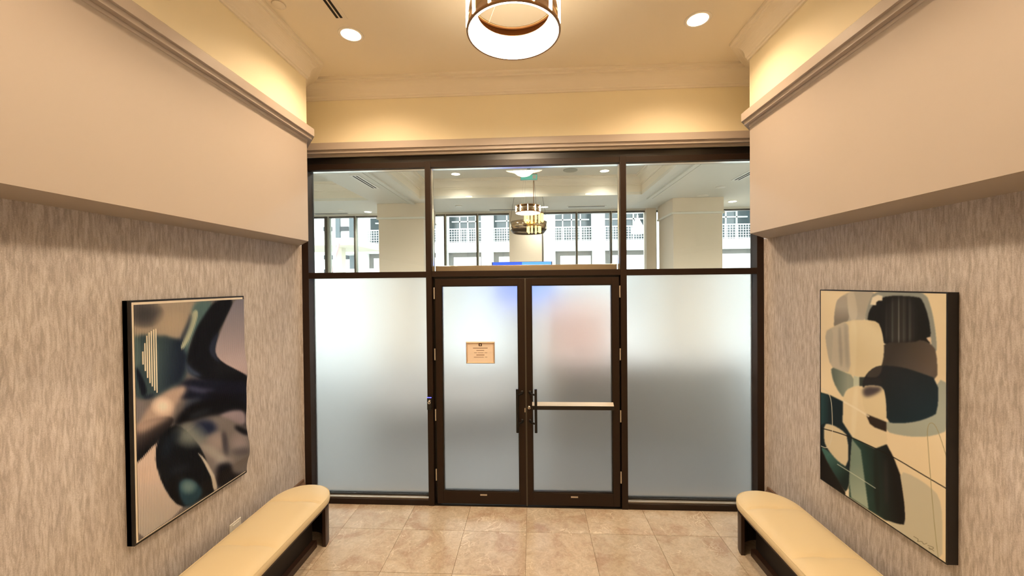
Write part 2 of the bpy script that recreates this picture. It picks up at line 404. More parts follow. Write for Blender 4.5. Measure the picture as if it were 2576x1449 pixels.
def door(n, x0, x1, gx0, gx1, hinge_x, pull_x, stile_x, label):
    d = struct(empty('door_%d' % n, ((x0 + x1) / 2, 0.03, 0.012)))
    z0, z1, g0, g1 = 0.020, 2.174, 0.139, 2.108; y0, y1 = 0.006, 0.052
    part(MB().box(x0, gx0, y0, y1, z0, z1), 'stile', 'bronze', d, 0.002)
    part(MB().box(gx1, x1, y0, y1, z0, z1), 'stile', 'bronze', d, 0.002)
    part(MB().box(gx0, gx1, y0, y1, g1, z1), 'top_rail', 'bronze', d, 0.002)
    part(MB().box(gx0, gx1, y0, y1, z0, g0), 'bottom_rail', 'bronze', d, 0.002)
    b = 0.008
    g = MB().box(gx0, gx0 + b, y0 + 0.008, y1, g0, g1).box(gx1 - b, gx1, y0 + 0.008, y1, g0, g1).box(gx0 + b, gx1 - b, y0 + 0.008, y1, g1 - b, g1).box(gx0 + b, gx1 - b, y0 + 0.008, y1, g0, g0 + b)
    part(g, 'glazing_bead', 'bronze_dark', d)
    pane(gx0 + b, gx1 - b, g0 + b, g1 - b, 'frosted_pane', 'frosted_glass', d, 0.024)
    for hz in (2.04, 1.455, 0.875, 0.300):
        part(MB().tube([(hinge_x, 0.0, hz - 0.055), (hinge_x, 0.0, hz + 0.055)], 0.0068, 10), 'hinge', 'satin_steel', d)
    pm = MB(); hz0, hz1 = 0.735, 1.140; hy = -0.058
    h = part(MB().tube([(pull_x, hy, hz0), (pull_x, hy, hz1)], 0.0125, 14), 'handle', 'black_metal', d)
    for sz in (1.085, 0.815):
        part(MB().tube([(stile_x, y0 + 0.001, sz + 0.008), (stile_x, y0 - 0.020, sz + 0.006), (stile_x + (pull_x - stile_x) * 0.35, y0 - 0.045, sz + 0.002), (pull_x, hy, sz)], 0.009, 10), 'standoff', 'black_metal', h)
        part(MB().lathe([(0.0, -0.006), (0.017, -0.006), (0.017, 0.002)], 18, (stile_x, y0, sz + 0.008), 'y'), 'rosette', 'black_metal', h)
    return d
d1 = door(1, -0.928, -0.0745, -0.868, -0.136, -0.936, -0.150, -0.106, '')
d2 = door(2, -0.0625, 0.806, -0.012, 0.742, 0.8125, 0.022, -0.030, '')
tag(d1, 'left leaf of the bronze framed frosted double doors, with framed notice', 'door')
tag(d2, 'right leaf of the bronze framed frosted double doors, with push bar', 'door')
part(MB().box(-0.0755, -0.0615, 0.0, 0.05, 0.012, 2.174), 'meeting_seal', 'window_metal', d1)
part(MB().box(-0.084, -0.077, 0.002, 0.008, 0.905, 0.945), 'strike', 'satin_steel', d1)
part(MB().box(-0.088, -0.073, 0.003, 0.0065, 0.890, 0.958), 'strike_plate', 'black_metal', d1)
part(MB().box(-0.515, -0.450, 0.003, 0.008, 0.103, 0.116), 'maker_plate', 'satin_steel', d1)
part(MB().box(0.345, 0.412, 0.003, 0.008, 0.098, 0.111), 'maker_plate', 'satin_steel', d2)
part(MB().lathe([(0.0, -0.010), (0.012, -0.010), (0.016, -0.006), (0.016, 0.0)], 20, (-0.040, 0.006, 0.949), 'y'), 'lock_cylinder', 'steel', d2)
part(MB().box(-0.042, -0.038, -0.0055, -0.003, 0.940, 0.950), 'keyhole', 'black_metal', d2)
pb = part(MB().box(-0.012, 0.745, -0.038, 0.004, 0.941, 0.978), 'push_bar', 'bronze_dark', d2, 0.003)
part(MB().add([(-0.012, -0.034, 0.978), (0.745, -0.034, 0.978), (0.745, 0.004, 1.004), (-0.012, 0.004, 1.004), (-0.012, 0.004, 0.978), (0.745, 0.004, 0.978)],
             [(0, 1, 2, 3), (3, 2, 5, 4), (0, 3, 4), (1, 5, 2), (0, 4, 5, 1)]), 'bar_cap', 'steel', pb)

# small fittings of the front
cr_ = tag(empty('card_reader', (-0.985, -0.006, 0.99)), 'black card reader with blue light bar on the bronze mullion', 'card reader')
part(MB().box(-1.010, -0.966, -0.030, -0.006, 0.930, 1.056), 'body', 'plastic_black', cr_, 0.004)
part(MB().box(-1.009, -0.967, -0.0315, -0.029, 1.046, 1.053), 'light_bar', 'led_blue', cr_)
part(MB().lathe([(0.0075, -0.0015), (0.0125, -0.0015), (0.0125, 0.0), (0.0075, 0.0)], 18, (-0.990, -0.030, 1.000), 'y', True), 'key_emblem', 'plastic_white', cr_)
part(MB().lathe([(0.003, -0.0015), (0.0085, -0.0015), (0.0085, 0.0), (0.003, 0.0)], 18, (-0.986, -0.030, 1.018), 'y', True), 'key_emblem', 'plastic_white', cr_)
nf = tag(empty('notice_frame', (-0.50, 0.02, 1.36)), 'small gold framed paper notice fixed to the left frosted door', 'notice')
nx0, nx1, nz0, nz1, ny = -0.640, -0.363, 1.363, 1.573, 0.022
b = 0.017
part(MB().box(nx0 + b, nx1 - b, ny - 0.004, ny, nz0 + b, nz1 - b), 'paper', 'paper', nf)
def bevel_bar(a, bb, c, d):
    return a + bb + c + d
o_, i_ = ny - 0.016, ny - 0.005
def mitre(P): return MB().add(P, [(0, 1, 5, 4), (4, 5, 6, 7), (7, 6, 2, 3), (0, 4, 7, 3), (1, 2, 6, 5)])
A = [(nx0, nz0), (nx1, nz0), (nx1, nz1), (nx0, nz1)]; B = [(nx0 + b, nz0 + b), (nx1 - b, nz0 + b), (nx1 - b, nz1 - b), (nx0 + b, nz1 - b)]
for k in range(4):
    p, q = A[k], A[(k + 1) % 4]; r, s = B[k], B[(k + 1) % 4]
    mid = lambda u, v: ((u[0] + v[0]) / 2, (u[1] + v[1]) / 2)
    pm, qm = mid(p, r), mid(q, s)
    vs = [(p[0], ny, p[1]), (q[0], ny, q[1]), (qm[0], o_, qm[1]), (pm[0], o_, pm[1]), (s[0], i_, s[1]), (r[0], i_, r[1])]
    part(MB().add(vs, [(0, 1, 2, 3), (3, 2, 4, 5)]), 'frame_side', 'gold_frame', nf)
cxn = (nx0 + nx1) / 2
part(MB().box(cxn - 0.0155, cxn + 0.0155, ny - 0.0046, ny - 0.004, 1.530, 1.555), 'emblem', 'ink_dark', nf)
part(MB().lathe([(0.0, -0.0004), (0.0065, -0.0004), (0.0065, 0.0)], 12, (cxn, ny - 0.0047, 1.5425), 'y'), 'emblem_dot', 'paper', nf)
for zz, segs, th in ((1.511, [(-0.070, 0.070)], 0.0026), (1.489, [(-0.038, 0.037)], 0.0024), (1.468, [(-0.060, -0.032), (-0.024, 0.030), (0.040, 0.066)], 0.0016), (1.4455, [(-0.038, 0.039)], 0.0026), (1.425, [(-0.062, 0.032), (0.044, 0.066)], 0.0016)):
    for a0, a1 in segs:
        # each printed line reads as a row of tiny words
        part(MB().box(cxn + a0, cxn + a1, ny - 0.0046, ny - 0.004, zz - th, zz + th), 'printed_line', 'ink', nf)

# ------------------------------------------------------------------ wall art: raster painter
class Art:
    """flat print made from polygons given in the crop's own pixel frame (ox, oy, scale)"""
    def __init__(s, w, h, base, ox, oy, sc, q=2):
        s.q = q; s.W, s.H = int(w / q) + 2, int(h / q) + 2; s.ox, s.oy, s.sc = ox, oy, sc
        s.img = np.zeros((s.H, s.W, 3)); s.img[:] = base
        s.yy, s.xx = np.mgrid[0:s.H, 0:s.W].astype(float); s.xx *= q; s.yy *= q
    def mask(s, pts, soft=0, smooth=2):
        P = [np.array(p, float) for p in pts]
        for _ in range(smooth):
            Q = []
            for i in range(len(P)):
                a, c = P[i], P[(i + 1) % len(P)]; Q += [a * 0.75 + c * 0.25, a * 0.25 + c * 0.75]
            P = Q
        m = np.zeros((s.H, s.W), bool)
        for i in range(len(P)):
            x1, y1 = P[i]; x2, y2 = P[(i + 1) % len(P)]
            if y1 == y2: continue
            cond = ((y1 <= s.yy) & (s.yy < y2)) | ((y2 <= s.yy) & (s.yy < y1))
            m ^= cond & (s.xx < (x2 - x1) * (s.yy - y1) / (y2 - y1) + x1)
        return s.blur(m.astype(float), max(soft, 1.0))
    def blur(s, m, r):
        k = max(1, int(round(r / s.q)))
        for _ in range(2):
            for ax in (0, 1):
                pd = [(0, 0), (0, 0)]; pd[ax] = (k + 1, k); c = np.cumsum(np.pad(m, pd, mode='edge'), axis=ax)
                n = m.shape[ax]
                m = ((c[2 * k + 1:2 * k + 1 + n] - c[0:n]) if ax == 0 else (c[:, 2 * k + 1:2 * k + 1 + n] - c[:, 0:n])) / (2 * k + 1)
        return m
    def lay(s, m, col, op=1.0):
        a = (m * op)[..., None]; s.img = s.img * (1 - a) + np.array(col, float) * a if not callable(col) else s.img * (1 - a) + col(s.xx, s.yy) * a
    def poly(s, pts, col, soft=0, op=1.0, smooth=2): s.lay(s.mask(pts, soft, smooth), col, op)
    def ell(s, cx, cy, rx, ry, col, op=1.0, p=1.0):
        d = np.clip(1 - ((s.xx - cx) / rx) ** 2 - ((s.yy - cy) / ry) ** 2, 0, 1) ** p; s.lay(d, col, op)
    def line(s, pts, w, col, op=1.0, smooth=2):
        P = [np.array(p, float) for p in pts]
        for _ in range(smooth):
            Q = [P[0]]
            for a, c in zip(P[:-1], P[1:]): Q += [a * 0.75 + c * 0.25, a * 0.25 + c * 0.75]
            P = Q + [P[-1]]
        d = np.full((s.H, s.W), 1e9)
        for a, c in zip(P[:-1], P[1:]):
            v = c - a; L2 = max(v @ v, 1e-6); t = np.clip(((s.xx - a[0]) * v[0] + (s.yy - a[1]) * v[1]) / L2, 0, 1)
            d = np.minimum(d, np.hypot(s.xx - a[0] - t * v[0], s.yy - a[1] - t * v[1]))
        s.lay(np.clip((w / 2 + 1 - d) / 2, 0, 1), col, op)
    def sample(s, px, py):
        u = np.clip((px - s.ox) * s.sc / s.q, 0, s.W - 1.01); v = np.clip((py - s.oy) * s.sc / s.q, 0, s.H - 1.01)
        i, j = u.astype(int), v.astype(int); fu, fv = (u - i)[..., None], (v - j)[..., None]
        I = s.img
        return (I[j, i] * (1 - fu) + I[j, i + 1] * fu) * (1 - fv) + (I[j + 1, i] * (1 - fu) + I[j + 1, i + 1] * fu) * fv
def grad(c0, c1, x0, y0, x1, y1):
    c0, c1 = np.array(c0, float), np.array(c1, float)
    def f(xx, yy):
        t = np.clip(((xx - x0) * (x1 - x0) + (yy - y0) * (y1 - y0)) / ((x1 - x0) ** 2 + (y1 - y0) ** 2), 0, 1)[..., None]
        return c0 * (1 - t) + c1 * t
    return f
def print_mat(name, rough, gain):
    m = bpy.data.materials.new(name); m.use_nodes = True; N, L = nodes(m); p = N['Principled BSDF']; p.inputs['Roughness'].default_value = rough; p.inputs['Specular IOR Level'].default_value = 0.2
    a = N.new('ShaderNodeVertexColor'); a.layer_name = 'print'; L.new(a.outputs[0], p.inputs['Base Color']); MATS[name] = m; return m
print_mat('relief_print', 0.5, 1); print_mat('canvas_print', 0.7, 1)
def art_mesh(name, X, y0, y1, z0, z1, ny_, nz_, art, m, parent, relief=None, unwarm=(1, 1, 1), flip=False, slat=0):
    Y, Z = np.meshgrid(np.linspace(y0, y1, ny_), np.linspace(z0, z1, nz_))
    P = np.stack([np.full_like(Y, X), Y, Z], -1) - CAM
    if slat:
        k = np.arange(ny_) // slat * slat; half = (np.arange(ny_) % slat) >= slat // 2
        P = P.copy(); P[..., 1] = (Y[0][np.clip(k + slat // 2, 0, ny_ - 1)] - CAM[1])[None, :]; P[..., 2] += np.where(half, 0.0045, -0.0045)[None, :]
    q = P @ RM
    px = 1288 + FPX * q[..., 0] / q[..., 1]; py = 724.5 - FPX * q[..., 2] / q[..., 1]
    c = art.sample(px, py) / 255.0
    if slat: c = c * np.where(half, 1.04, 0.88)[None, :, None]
    lin = np.where(c <= 0.04045, c / 12.92, ((c + 0.055) / 1.055) ** 2.4) * np.array(unwarm)
    Xd = np.full_like(Y, X) + (relief(Y, Z) if relief is not None else 0)
    l = parent.location
    vs = np.stack([Xd - l.x, Y - l.y, Z - l.z], -1).reshape(-1, 3)
    me = bpy.data.meshes.new(name)
    a = (np.arange(nz_ - 1)[:, None] * ny_ + np.arange(ny_ - 1)[None, :]).ravel()
    F = np.stack([a, a + 1, a + ny_ + 1, a + ny_], -1)
    if flip: F = F[:, ::-1]
    me.from_pydata(vs.tolist(), [], F.tolist()); me.update()
    ca = me.color_attributes.new('print', 'FLOAT_COLOR', 'POINT')
    ca.data.foreach_set('color', np.concatenate([np.clip(lin, 0, 1).reshape(-1, 3), np.ones((lin.shape[0] * lin.shape[1], 1))], 1).astype(np.float32).ravel())
    me.materials.append(MATS[m]); me.polygons.foreach_set('use_smooth', [True] * len(me.polygons))
    o = bpy.data.objects.new(name, me); COL.objects.link(o); o.parent = parent; return o
UNWARM = (0.86, 0.94, 1.08)

def left_art():
    X = XL + 0.040; y0 = -1.657; y1 = float(onX(612, 748, X)[1]); zt = 2.050; zb = 0.690
    root = tag(empty('relief_artwork', (XL + 0.002, (y0 + y1) / 2, zb)), 'dark blue and black fluted abstract relief hung on the left wall', 'artwork')
    fw = 0.010
    f = MB().box(XL, X - 0.012, y0, y1, zb, zt)
    part(f, 'backing', 'black_frame', root)
    for nm, bx in (('frame_side', (XL, X + 0.004, y0, y0 + fw, zb, zt)), ('frame_side', (XL, X + 0.004, y1 - fw, y1, zb, zt)), ('frame_side', (XL, X + 0.004, y0 + fw, y1 - fw, zt - fw, zt)), ('frame_side', (XL, X + 0.004, y0 + fw, y1 - fw, zb, zb + fw))):
        part(MB().box(*bx), nm, 'black_frame', root, 0.001)
    part(MB().box(X - 0.012, X + 0.002, y0 + fw, y1 - fw, zb + fw, zt - fw), 'mount_edge', 'white_edge', root)
    A = Art(810, 1449, (120, 104, 94), 280, 720, 2.1316)
    A.poly([(90, 80), (560, 60), (440, 250), (400, 330), (260, 300), (95, 300)], (158, 134, 110), 14)
    A.ell(175, 150, 110, 80, (80, 72, 68), 0.95, 0.7); A.ell(320, 200, 110, 80, (176, 148, 118), 0.6)
    A.poly([(95, 262), (250, 262), (350, 290), (420, 300), (400, 520), (280, 570), (230, 600), (95, 610)], (70, 84, 82), 8)
    A.poly([(250, 250), (330, 290), (400, 280), (395, 490), (280, 560), (240, 570)], grad((78, 92, 88), (26, 36, 56), 240, 400, 395, 420), 10)
    A.poly([(95, 270), (150, 265), (165, 420), (130, 430), (95, 520)], (96, 108, 98), 12)
    A.poly([(120, 400), (195, 560), (165, 600), (150, 560)], (22, 28, 40), 4)
    A.poly([(150, 600), (240, 570), (200, 605)], (40, 46, 62), 6)
    m = A.mask([(165, 420), (170, 320), (195, 250), (246, 225), (247, 570), (205, 520)], 2, 2)
    st = 0.5 + 0.5 * np.cos(2 * math.pi * (A.xx - 243) / 13.5)
    A.lay(m * 0.55, (120, 126, 112)); 
    A.poly([(430, 80), (560, 75), (500, 190), (440, 260), (395, 380), (385, 330), (430, 200)], (92, 112, 104), 8)
    A.poly([(372, 345), (368, 325), (400, 250), (432, 130), (470, 130), (440, 230), (405, 310)], (166, 158, 128), 1)
    A.poly([(360, 300), (405, 200), (430, 130), (425, 190), (380, 300)], (48, 58, 70), 8)
    A.poly([(560, 70), (665, 66), (600, 190), (560, 270), (556, 350), (600, 420), (715, 468), (722, 560), (640, 560), (520, 520), (410, 470), (398, 400), (440, 250), (500, 150)], (11, 13, 19), 3)
    A.poly([(515, 320), (580, 225), (556, 330), (560, 380), (590, 420), (530, 380)], (52, 56, 70), 5)
    A.poly([(400, 390), (415, 430), (500, 490), (400, 480)], (70, 78, 92), 8)
    A.poly([(664, 60), (720, 60), (722, 480), (690, 468), (640, 440), (590, 408), (556, 370), (556, 320), (575, 270), (605, 190)], grad((128, 116, 118), (170, 142, 132), 640, 80, 660, 460), 2, 1, 1)
    A.poly([(380, 495), (520, 500), (640, 515), (725, 500), (728, 700), (600, 680), (500, 640), (390, 600), (300, 600)], (24, 27, 46), 10)
    A.poly([(400, 530), (470, 545), (560, 560), (480, 580), (400, 560)], (78, 74, 92), 10)
    A.poly([(380, 620), (450, 590), (500, 620), (450, 680), (390, 690)], (72, 76, 86), 14)
    A.poly([(100, 610), (170, 610), (190, 660), (150, 740), (100, 740)], (128, 112, 104), 12)
    A.poly([(150, 730), (200, 640), (280, 565), (390, 520), (400, 560), (330, 640), (330, 690), (250, 760), (110, 820)], (172, 140, 118), 12)
    A.ell(268, 645, 66, 60, (232, 196, 166), 0.95)
    A.poly([(100, 740), (300, 690), (340, 720), (250, 830), (130, 955), (100, 960)], grad((150, 120, 104), (14, 12, 15), 130, 740, 230, 870), 4)
    A.poly([(400, 640), (520, 600), (725, 590), (728, 780), (640, 700), (560, 690), (470, 720), (380, 760), (320, 740)], (12, 12, 17), 14)
    A.poly([(560, 695), (640, 660), (715, 665), (725, 740), (680, 750), (620, 720)], (146, 124, 122), 8)
    A.poly([(440, 720), (560, 690), (640, 720), (730, 770), (730, 990), (600, 1070), (555, 1100), (530, 1010), (480, 900), (380, 790), (360, 740)], (128, 112, 102), 14)
    A.poly([(420, 740), (520, 710), (570, 760), (520, 800), (440, 810)], (44, 50, 74), 14)
    A.ell(560, 830, 70, 60, (160, 136, 124), 0.7); A.ell(670, 840, 50, 70, (150, 126, 118), 0.6); A.ell(590, 950, 60, 50, (150, 134, 124), 0.6)
    A.poly([(590, 760), (606, 800), (612, 900), (600, 900), (594, 800)], (92, 80, 80), 10)
    A.poly([(545, 960), (620, 940), (640, 1010), (728, 1000), (600, 1080), (560, 1080)], (26, 22, 28), 12)
    A.ell(680, 960, 60, 50, (120, 106, 100), 0.7)
    A.poly([(240, 835), (320, 740), (390, 760), (450, 830), (500, 930), (560, 1095), (500, 1130), (395, 1190), (330, 1160), (265, 1060), (232, 950)], (13, 17, 21), 2, 1, 1)
    A.ell(415, 800, 105, 80, (128, 124, 110), 0.95, 0.8); A.poly([(290, 1000), (350, 960), (440, 960), (330, 1010)], (48, 52, 56), 14)
    A.poly([(345, 1060), (380, 1025), (440, 1040), (500, 1110), (420, 1190), (370, 1170), (350, 1110)], (44, 78, 88), 8)
    A.ell(405, 1075, 55, 50, (128, 140, 128), 0.8)
    A.poly([(440, 880), (500, 930), (530, 1000), (572, 1085), (545, 1098), (520, 1020), (480, 930)], (190, 168, 146), 1)
    A.poly([(100, 958), (140, 950), (243, 832), (236, 880), (232, 950), (262, 1060), (325, 1160), (398, 1190), (100, 1400)], grad((206, 172, 148), (172, 152, 134), 160, 960, 200, 1300), 1, 1, 1)
    A.ell(190, 1010, 80, 60, (205, 168, 142), 0.6)
    A.poly([(120, 745), (240, 700), (330, 690), (250, 740), (140, 800)], (186, 150, 126), 14, 0.7)
    A.poly([(470, 560), (600, 585), (725, 570), (725, 600), (560, 610)], (12, 13, 24), 8, 0.9)
    A.poly([(400, 690), (470, 660), (560, 650), (500, 690), (420, 720)], (60, 64, 66), 12, 0.8)
    A.poly([(585, 770), (612, 800), (618, 850), (604, 930), (592, 860)], (84, 74, 74), 8, 0.9)
    A.poly([(450, 850), (520, 850), (590, 900), (600, 950), (540, 930)], (168, 152, 136), 14, 0.7)
    A.poly([(620, 880), (720, 860), (725, 900), (640, 910)], (96, 84, 82), 12, 0.8)
    A.poly([(640, 740), (725, 770), (728, 800), (690, 790)], (16, 14, 20), 7)
    A.poly([(250, 860), (300, 790), (380, 760), (330, 860), (280, 960)], (34, 44, 52), 16, 0.8)
    A.poly([(335, 1000), (345, 1060), (352, 1130), (390, 1180), (330, 1150), (300, 1060)], (8, 9, 11), 7, 0.9)
    A.poly([(110, 1210), (250, 1200), (330, 1230), (200, 1290), (110, 1300)], (182, 160, 140), 24, 0.6)
    # deepen the darks toward blue-black and lift the lights, as the print does
    v = A.img / 255.0; lum = v.mean(-1, keepdims=True); t = np.clip((lum - 0.02) / 0.5, 0, 1)
    v = v * (0.50 + 0.68 * t); v[..., 2] += 0.030 * (1 - t[..., 0]); v[..., 1] += 0.010 * (1 - t[..., 0]); A.img = np.clip(v * 255, 0, 255)
    # broad folds in the slats grow toward the far edge, each slat is a narrow ridge
    def relief(Y, Z):
        v = (Z - zb) / (zt - zb); u = (Y - y0) / (y1 - y0)
        wave = 0.5 * np.sin(14.5 * (1 - v) - 4.6) + 0.3 * np.sin(25 * (1 - v) + 5 * u)
        edge = np.clip(u * 1.2, 0, 1) * np.clip((0.72 - v) * 6, 0, 1) * np.clip((v - 0.02) * 12, 0, 1)
        pit = (y1 - 0.002 - (y0 + fw + 0.012)) / 359 * 4; rg = 1 - np.abs((((Y - (y0 + fw + 0.012)) / pit) % 1) - 0.5) * 2
        return 0.004 + 0.020 * edge * (wave + 0.55) + 0.003 * rg
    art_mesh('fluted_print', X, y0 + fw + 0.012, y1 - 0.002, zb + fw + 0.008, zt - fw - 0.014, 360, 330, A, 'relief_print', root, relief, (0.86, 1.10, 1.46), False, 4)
    for cx_, t0, t1 in ((170, 350, 420), (181, 305, 455), (193, 265, 492), (205, 248, 520), (217, 240, 538), (230, 232, 560), (242, 228, 572)):
        a_ = onX(280 + cx_ / 2.1316, 720 + t0 / 2.1308, X + 0.008); b_ = onX(280 + cx_ / 2.1316, 720 + t1 / 2.1308, X + 0.008)
        yc = (a_[1] + b_[1]) / 2
        part(MB().box(X + 0.002, X + 0.0085, yc - 0.0032, yc + 0.0032, b_[2], a_[2]), 'pale_slat', 'white_edge', root)
left_art()

def right_art():
    X = XR - 0.054; y0 = -1.610; y1 = float(onX(2063, 728, X)[1]); zt = 2.058; zb = 0.672
    root = tag(empty('canvas_painting', (XR - 0.002, (y0 + y1) / 2, zb)), 'cream, grey and dark teal abstract canvas hung on the right wall', 'painting')
    fw = 0.007
    part(MB().box(X + 0.006, XR, y0, y1, zb, zt), 'stretcher', 'black_frame', root, 0.001)
    for bx in ((X - 0.001, X + 0.006, y0, y0 + fw, zb, zt), (X - 0.001, X + 0.006, y1 - fw, y1, zb, zt), (X - 0.001, X + 0.006, y0 + fw, y1 - fw, zt - fw, zt), (X - 0.001, X + 0.006, y0 + fw, y1 - fw, zb, zb + fw)):
        part(MB().box(*bx), 'frame_side', 'black_frame', root)
    CR = (238, 217, 178)
    A = Art(813, 1449, CR, 2030, 700, 1.9350)
    A.poly([(128, 240), (140, 118), (165, 90), (215, 62), (340, 60), (305, 120), (282, 210), (240, 225)], (182, 173, 156), 1)
    A.poly([(128, 250), (140, 118), (160, 92), (192, 80), (203, 140), (205, 215), (150, 240)], grad((174, 164, 148), (136, 128, 116), 160, 140, 165, 205), 1)
    A.poly([(193, 78), (212, 64), (232, 64), (252, 200), (206, 210)], (205, 194, 172), 2, 0.8)
    A.poly([(278, 210), (300, 118), (332, 56), (572, 56), (608, 150), (628, 270), (634, 370), (600, 330), (560, 120), (540, 92), (370, 95), (330, 140), (300, 215)], (150, 152, 142), 1)
    A.poly([(292, 215), (302, 158), (330, 120), (366, 92), (430, 84), (540, 90), (562, 104), (592, 186), (606, 290), (584, 288), (606, 322), (560, 316), (470, 322), (372, 330), (366, 262), (345, 208)], (27, 27, 27), 1, 1, 1)
    m = A.mask([(395, 92), (535, 92), (545, 300), (480, 312), (378, 316), (380, 200)], 14)
    rs = np.random.RandomState(3); k = rs.rand(400); k = np.convolve(k, np.ones(5) / 5, 'same')
    sv = k[np.clip((A.xx / 2).astype(int), 0, 399)]; fall = np.exp(-((A.xx - 440) / 60) ** 2) * (0.45 + 0.55 * np.clip((A.yy - 80) / 230, 0, 1))
    A.lay(m * np.clip((sv - 0.38) * 3.0, 0, 1) * fall, (168, 162, 150))
    A.lay(m * fall * 0.35, (110, 104, 96))
    A.poly([(308, 128), (318, 94), (345, 80), (367, 86), (366, 110), (350, 108), (338, 116), (337, 132)], (238, 224, 196), 1, 1, 0)
    A.poly([(580, 291), (603, 284), (607, 322)], (236, 210, 178), 1, 1, 0)
    A.poly([(360, 314), (520, 312), (556, 298), (600, 316), (632, 354), (637, 510), (540, 470), (460, 440), (350, 440), (365, 380)], grad((62, 55, 49), (104, 91, 80), 420, 350, 610, 440), 1, 1, 1)
    A.poly([(88, 262), (100, 246), (130, 236), (200, 206), (280, 201), (340, 210), (364, 256), (376, 330), (372, 400), (352, 452), (300, 482), (230, 476), (160, 452), (116, 432), (98, 350)], (226, 208, 168), 1, 1, 1)
    A.poly([(88, 262), (130, 236), (200, 206), (206, 300), (215, 460), (160, 450), (116, 432), (98, 350)], (196, 186, 166), 1, 1, 1)
    A.poly([(88, 262), (128, 240), (124, 350), (116, 432), (98, 350)], (184, 176, 158), 1, 0.9, 1)
    A.poly([(150, 240), (166, 232), (176, 420), (160, 440)], (160, 152, 138), 5, 0.8); A.poly([(180, 225), (196, 215), (206, 440), (190, 440)], (158, 150, 136), 6, 0.7)
    A.poly([(202, 206), (248, 202), (236, 480), (216, 476)], (232, 216, 178), 4, 0.8)
    A.poly([(116, 430), (165, 450), (230, 476), (228, 540), (205, 560), (180, 588), (140, 530), (122, 480)], grad((98, 108, 98), (150, 156, 140), 130, 470, 200, 470), 1, 1, 1)
    A.poly([(226, 474), (258, 482), (254, 530), (228, 535)], (196, 202, 178), 1, 1, 0)
    A.poly([(256, 482), (310, 480), (280, 525), (254, 525)], (60, 66, 60), 1, 1, 0)
    A.poly([(637, 488), (690, 514), (690, 740), (620, 766), (540, 774), (450, 764), (384, 746), (386, 690), (470, 690), (600, 640)], (168, 172, 156), 1, 1, 1)
    A.poly([(268, 540), (276, 486), (310, 446), (345, 427), (400, 425), (470, 434), (540, 456), (640, 492), (637, 655), (600, 676), (540, 697), (460, 707), (386, 702), (384, 600), (372, 535), (330, 540)], grad((34, 36, 38), (26, 42, 50), 400, 450, 520, 680), 1, 1, 1)
    A.poly([(282, 478), (310, 446), (345, 428), (370, 428), (356, 470), (330, 486)], (66, 60, 56), 2, 1, 1)
    A.poly([(276, 490), (330, 488), (350, 480), (380, 520), (270, 524)], (44, 42, 42), 6, 0.8)
    A.poly([(174, 610), (180, 562), (205, 532), (268, 520), (285, 650), (305, 712), (388, 748), (392, 800), (370, 826), (330, 830), (280, 812), (225, 772), (186, 732), (172, 690)], (230, 211, 172), 1, 1, 1)
    A.poly([(268, 524), (330, 520), (372, 530), (384, 590), (388, 702), (320, 682), (286, 662), (270, 600)], (224, 206, 166), 1, 1, 1)
    A.poly([(272, 526), (345, 526), (372, 536), (340, 562), (300, 578), (272, 574)], (66, 58, 64), 9, 0.9)
    A.poly([(286, 660), (388, 700), (386, 747), (330, 726), (306, 708)], (48, 38, 32), 1, 1, 0)
    A.poly([(228, 520), (254, 520), (232, 800), (212, 760)], (240, 226, 192), 4, 0.5)
    A.line([(175, 598), (250, 640), (300, 672)], 9, (244, 230, 200), 0.7)
    A.poly([(58, 553), (110, 568), (176, 600), (173, 700), (222, 776), (214, 860), (204, 1000), (190, 1042), (120, 930), (58, 818)], (22, 36, 42), 1, 1, 0)
    A.poly([(58, 556), (106, 570), (104, 700), (84, 706), (58, 720)], grad((44, 76, 78), (24, 42, 48), 62, 640, 108, 640), 1, 1, 0)
    A.poly([(62, 815), (106, 842), (150, 890), (206, 930), (206, 1000), (190, 1042), (150, 992), (100, 902)], grad((70, 110, 100), (26, 40, 38), 90, 880, 200, 960), 2, 1, 1)
    A.poly([(83, 708), (120, 711), (170, 738), (200, 770), (201, 924), (150, 892), (100, 832), (82, 790)], (224, 207, 170), 1, 1, 1)
    A.poly([(50, 812), (66, 822), (104, 905), (165, 1005), (200, 1062), (140, 1040), (50, 985)], (23, 20, 18), 1, 1, 1)
    A.poly([(222, 774), (330, 830), (388, 808), (420, 868), (455, 958), (476, 1100), (482, 1202), (440, 1197), (380, 1177), (300, 1127), (200, 1062), (206, 990)], grad((44, 72, 64), (20, 19, 19), 262, 960, 420, 940), 1, 1, 0)
    A.poly([(322, 830), (345, 828), (360, 1150), (330, 1135)], (28, 34, 30), 5, 0.8); A.poly([(375, 880), (390, 880), (395, 1100), (380, 1100)], (52, 48, 46), 7, 0.8)
    A.poly([(219, 782), (262, 836), (300, 1124), (215, 1068), (206, 990)], grad((128, 146, 130), (166, 178, 156), 215, 900, 250, 1080), 1, 1, 0)
    A.poly([(186, 1040), (206, 1024), (206, 1068), (188, 1056)], (238, 222, 192), 1, 1, 0)
    A.poly([(450, 938), (520, 962), (600, 1016), (644, 1062), (660, 1160), (660, 1400), (540, 1320), (372, 1172), (440, 1197), (482, 1202), (472, 1050)], (204, 195, 168), 1, 1, 1)
    A.line([(58, 727), (130, 745), (200, 768), (330, 826), (430, 875), (550, 948), (690, 1030)], 4.5, (24, 19, 17))
    A.line([(640, 1370), (620, 1200), (602, 980), (590, 820), (584, 735), (598, 700), (625, 712), (652, 782), (680, 872)], 3.2, (158, 148, 108))
    A.line([(148, 905), (240, 962), (333, 1022)], 3.2, (206, 208, 186))
    A.line([(58, 532), (98, 545), (119, 590), (124, 690), (124, 770), (104, 832), (58, 812)], 3.4, (226, 214, 186))
    A.line([(520, 1257), (545, 1272), (535, 1282), (560, 1280), (568, 1296), (584, 1290)], 2.2, (96, 86, 62), 0.9, 1)
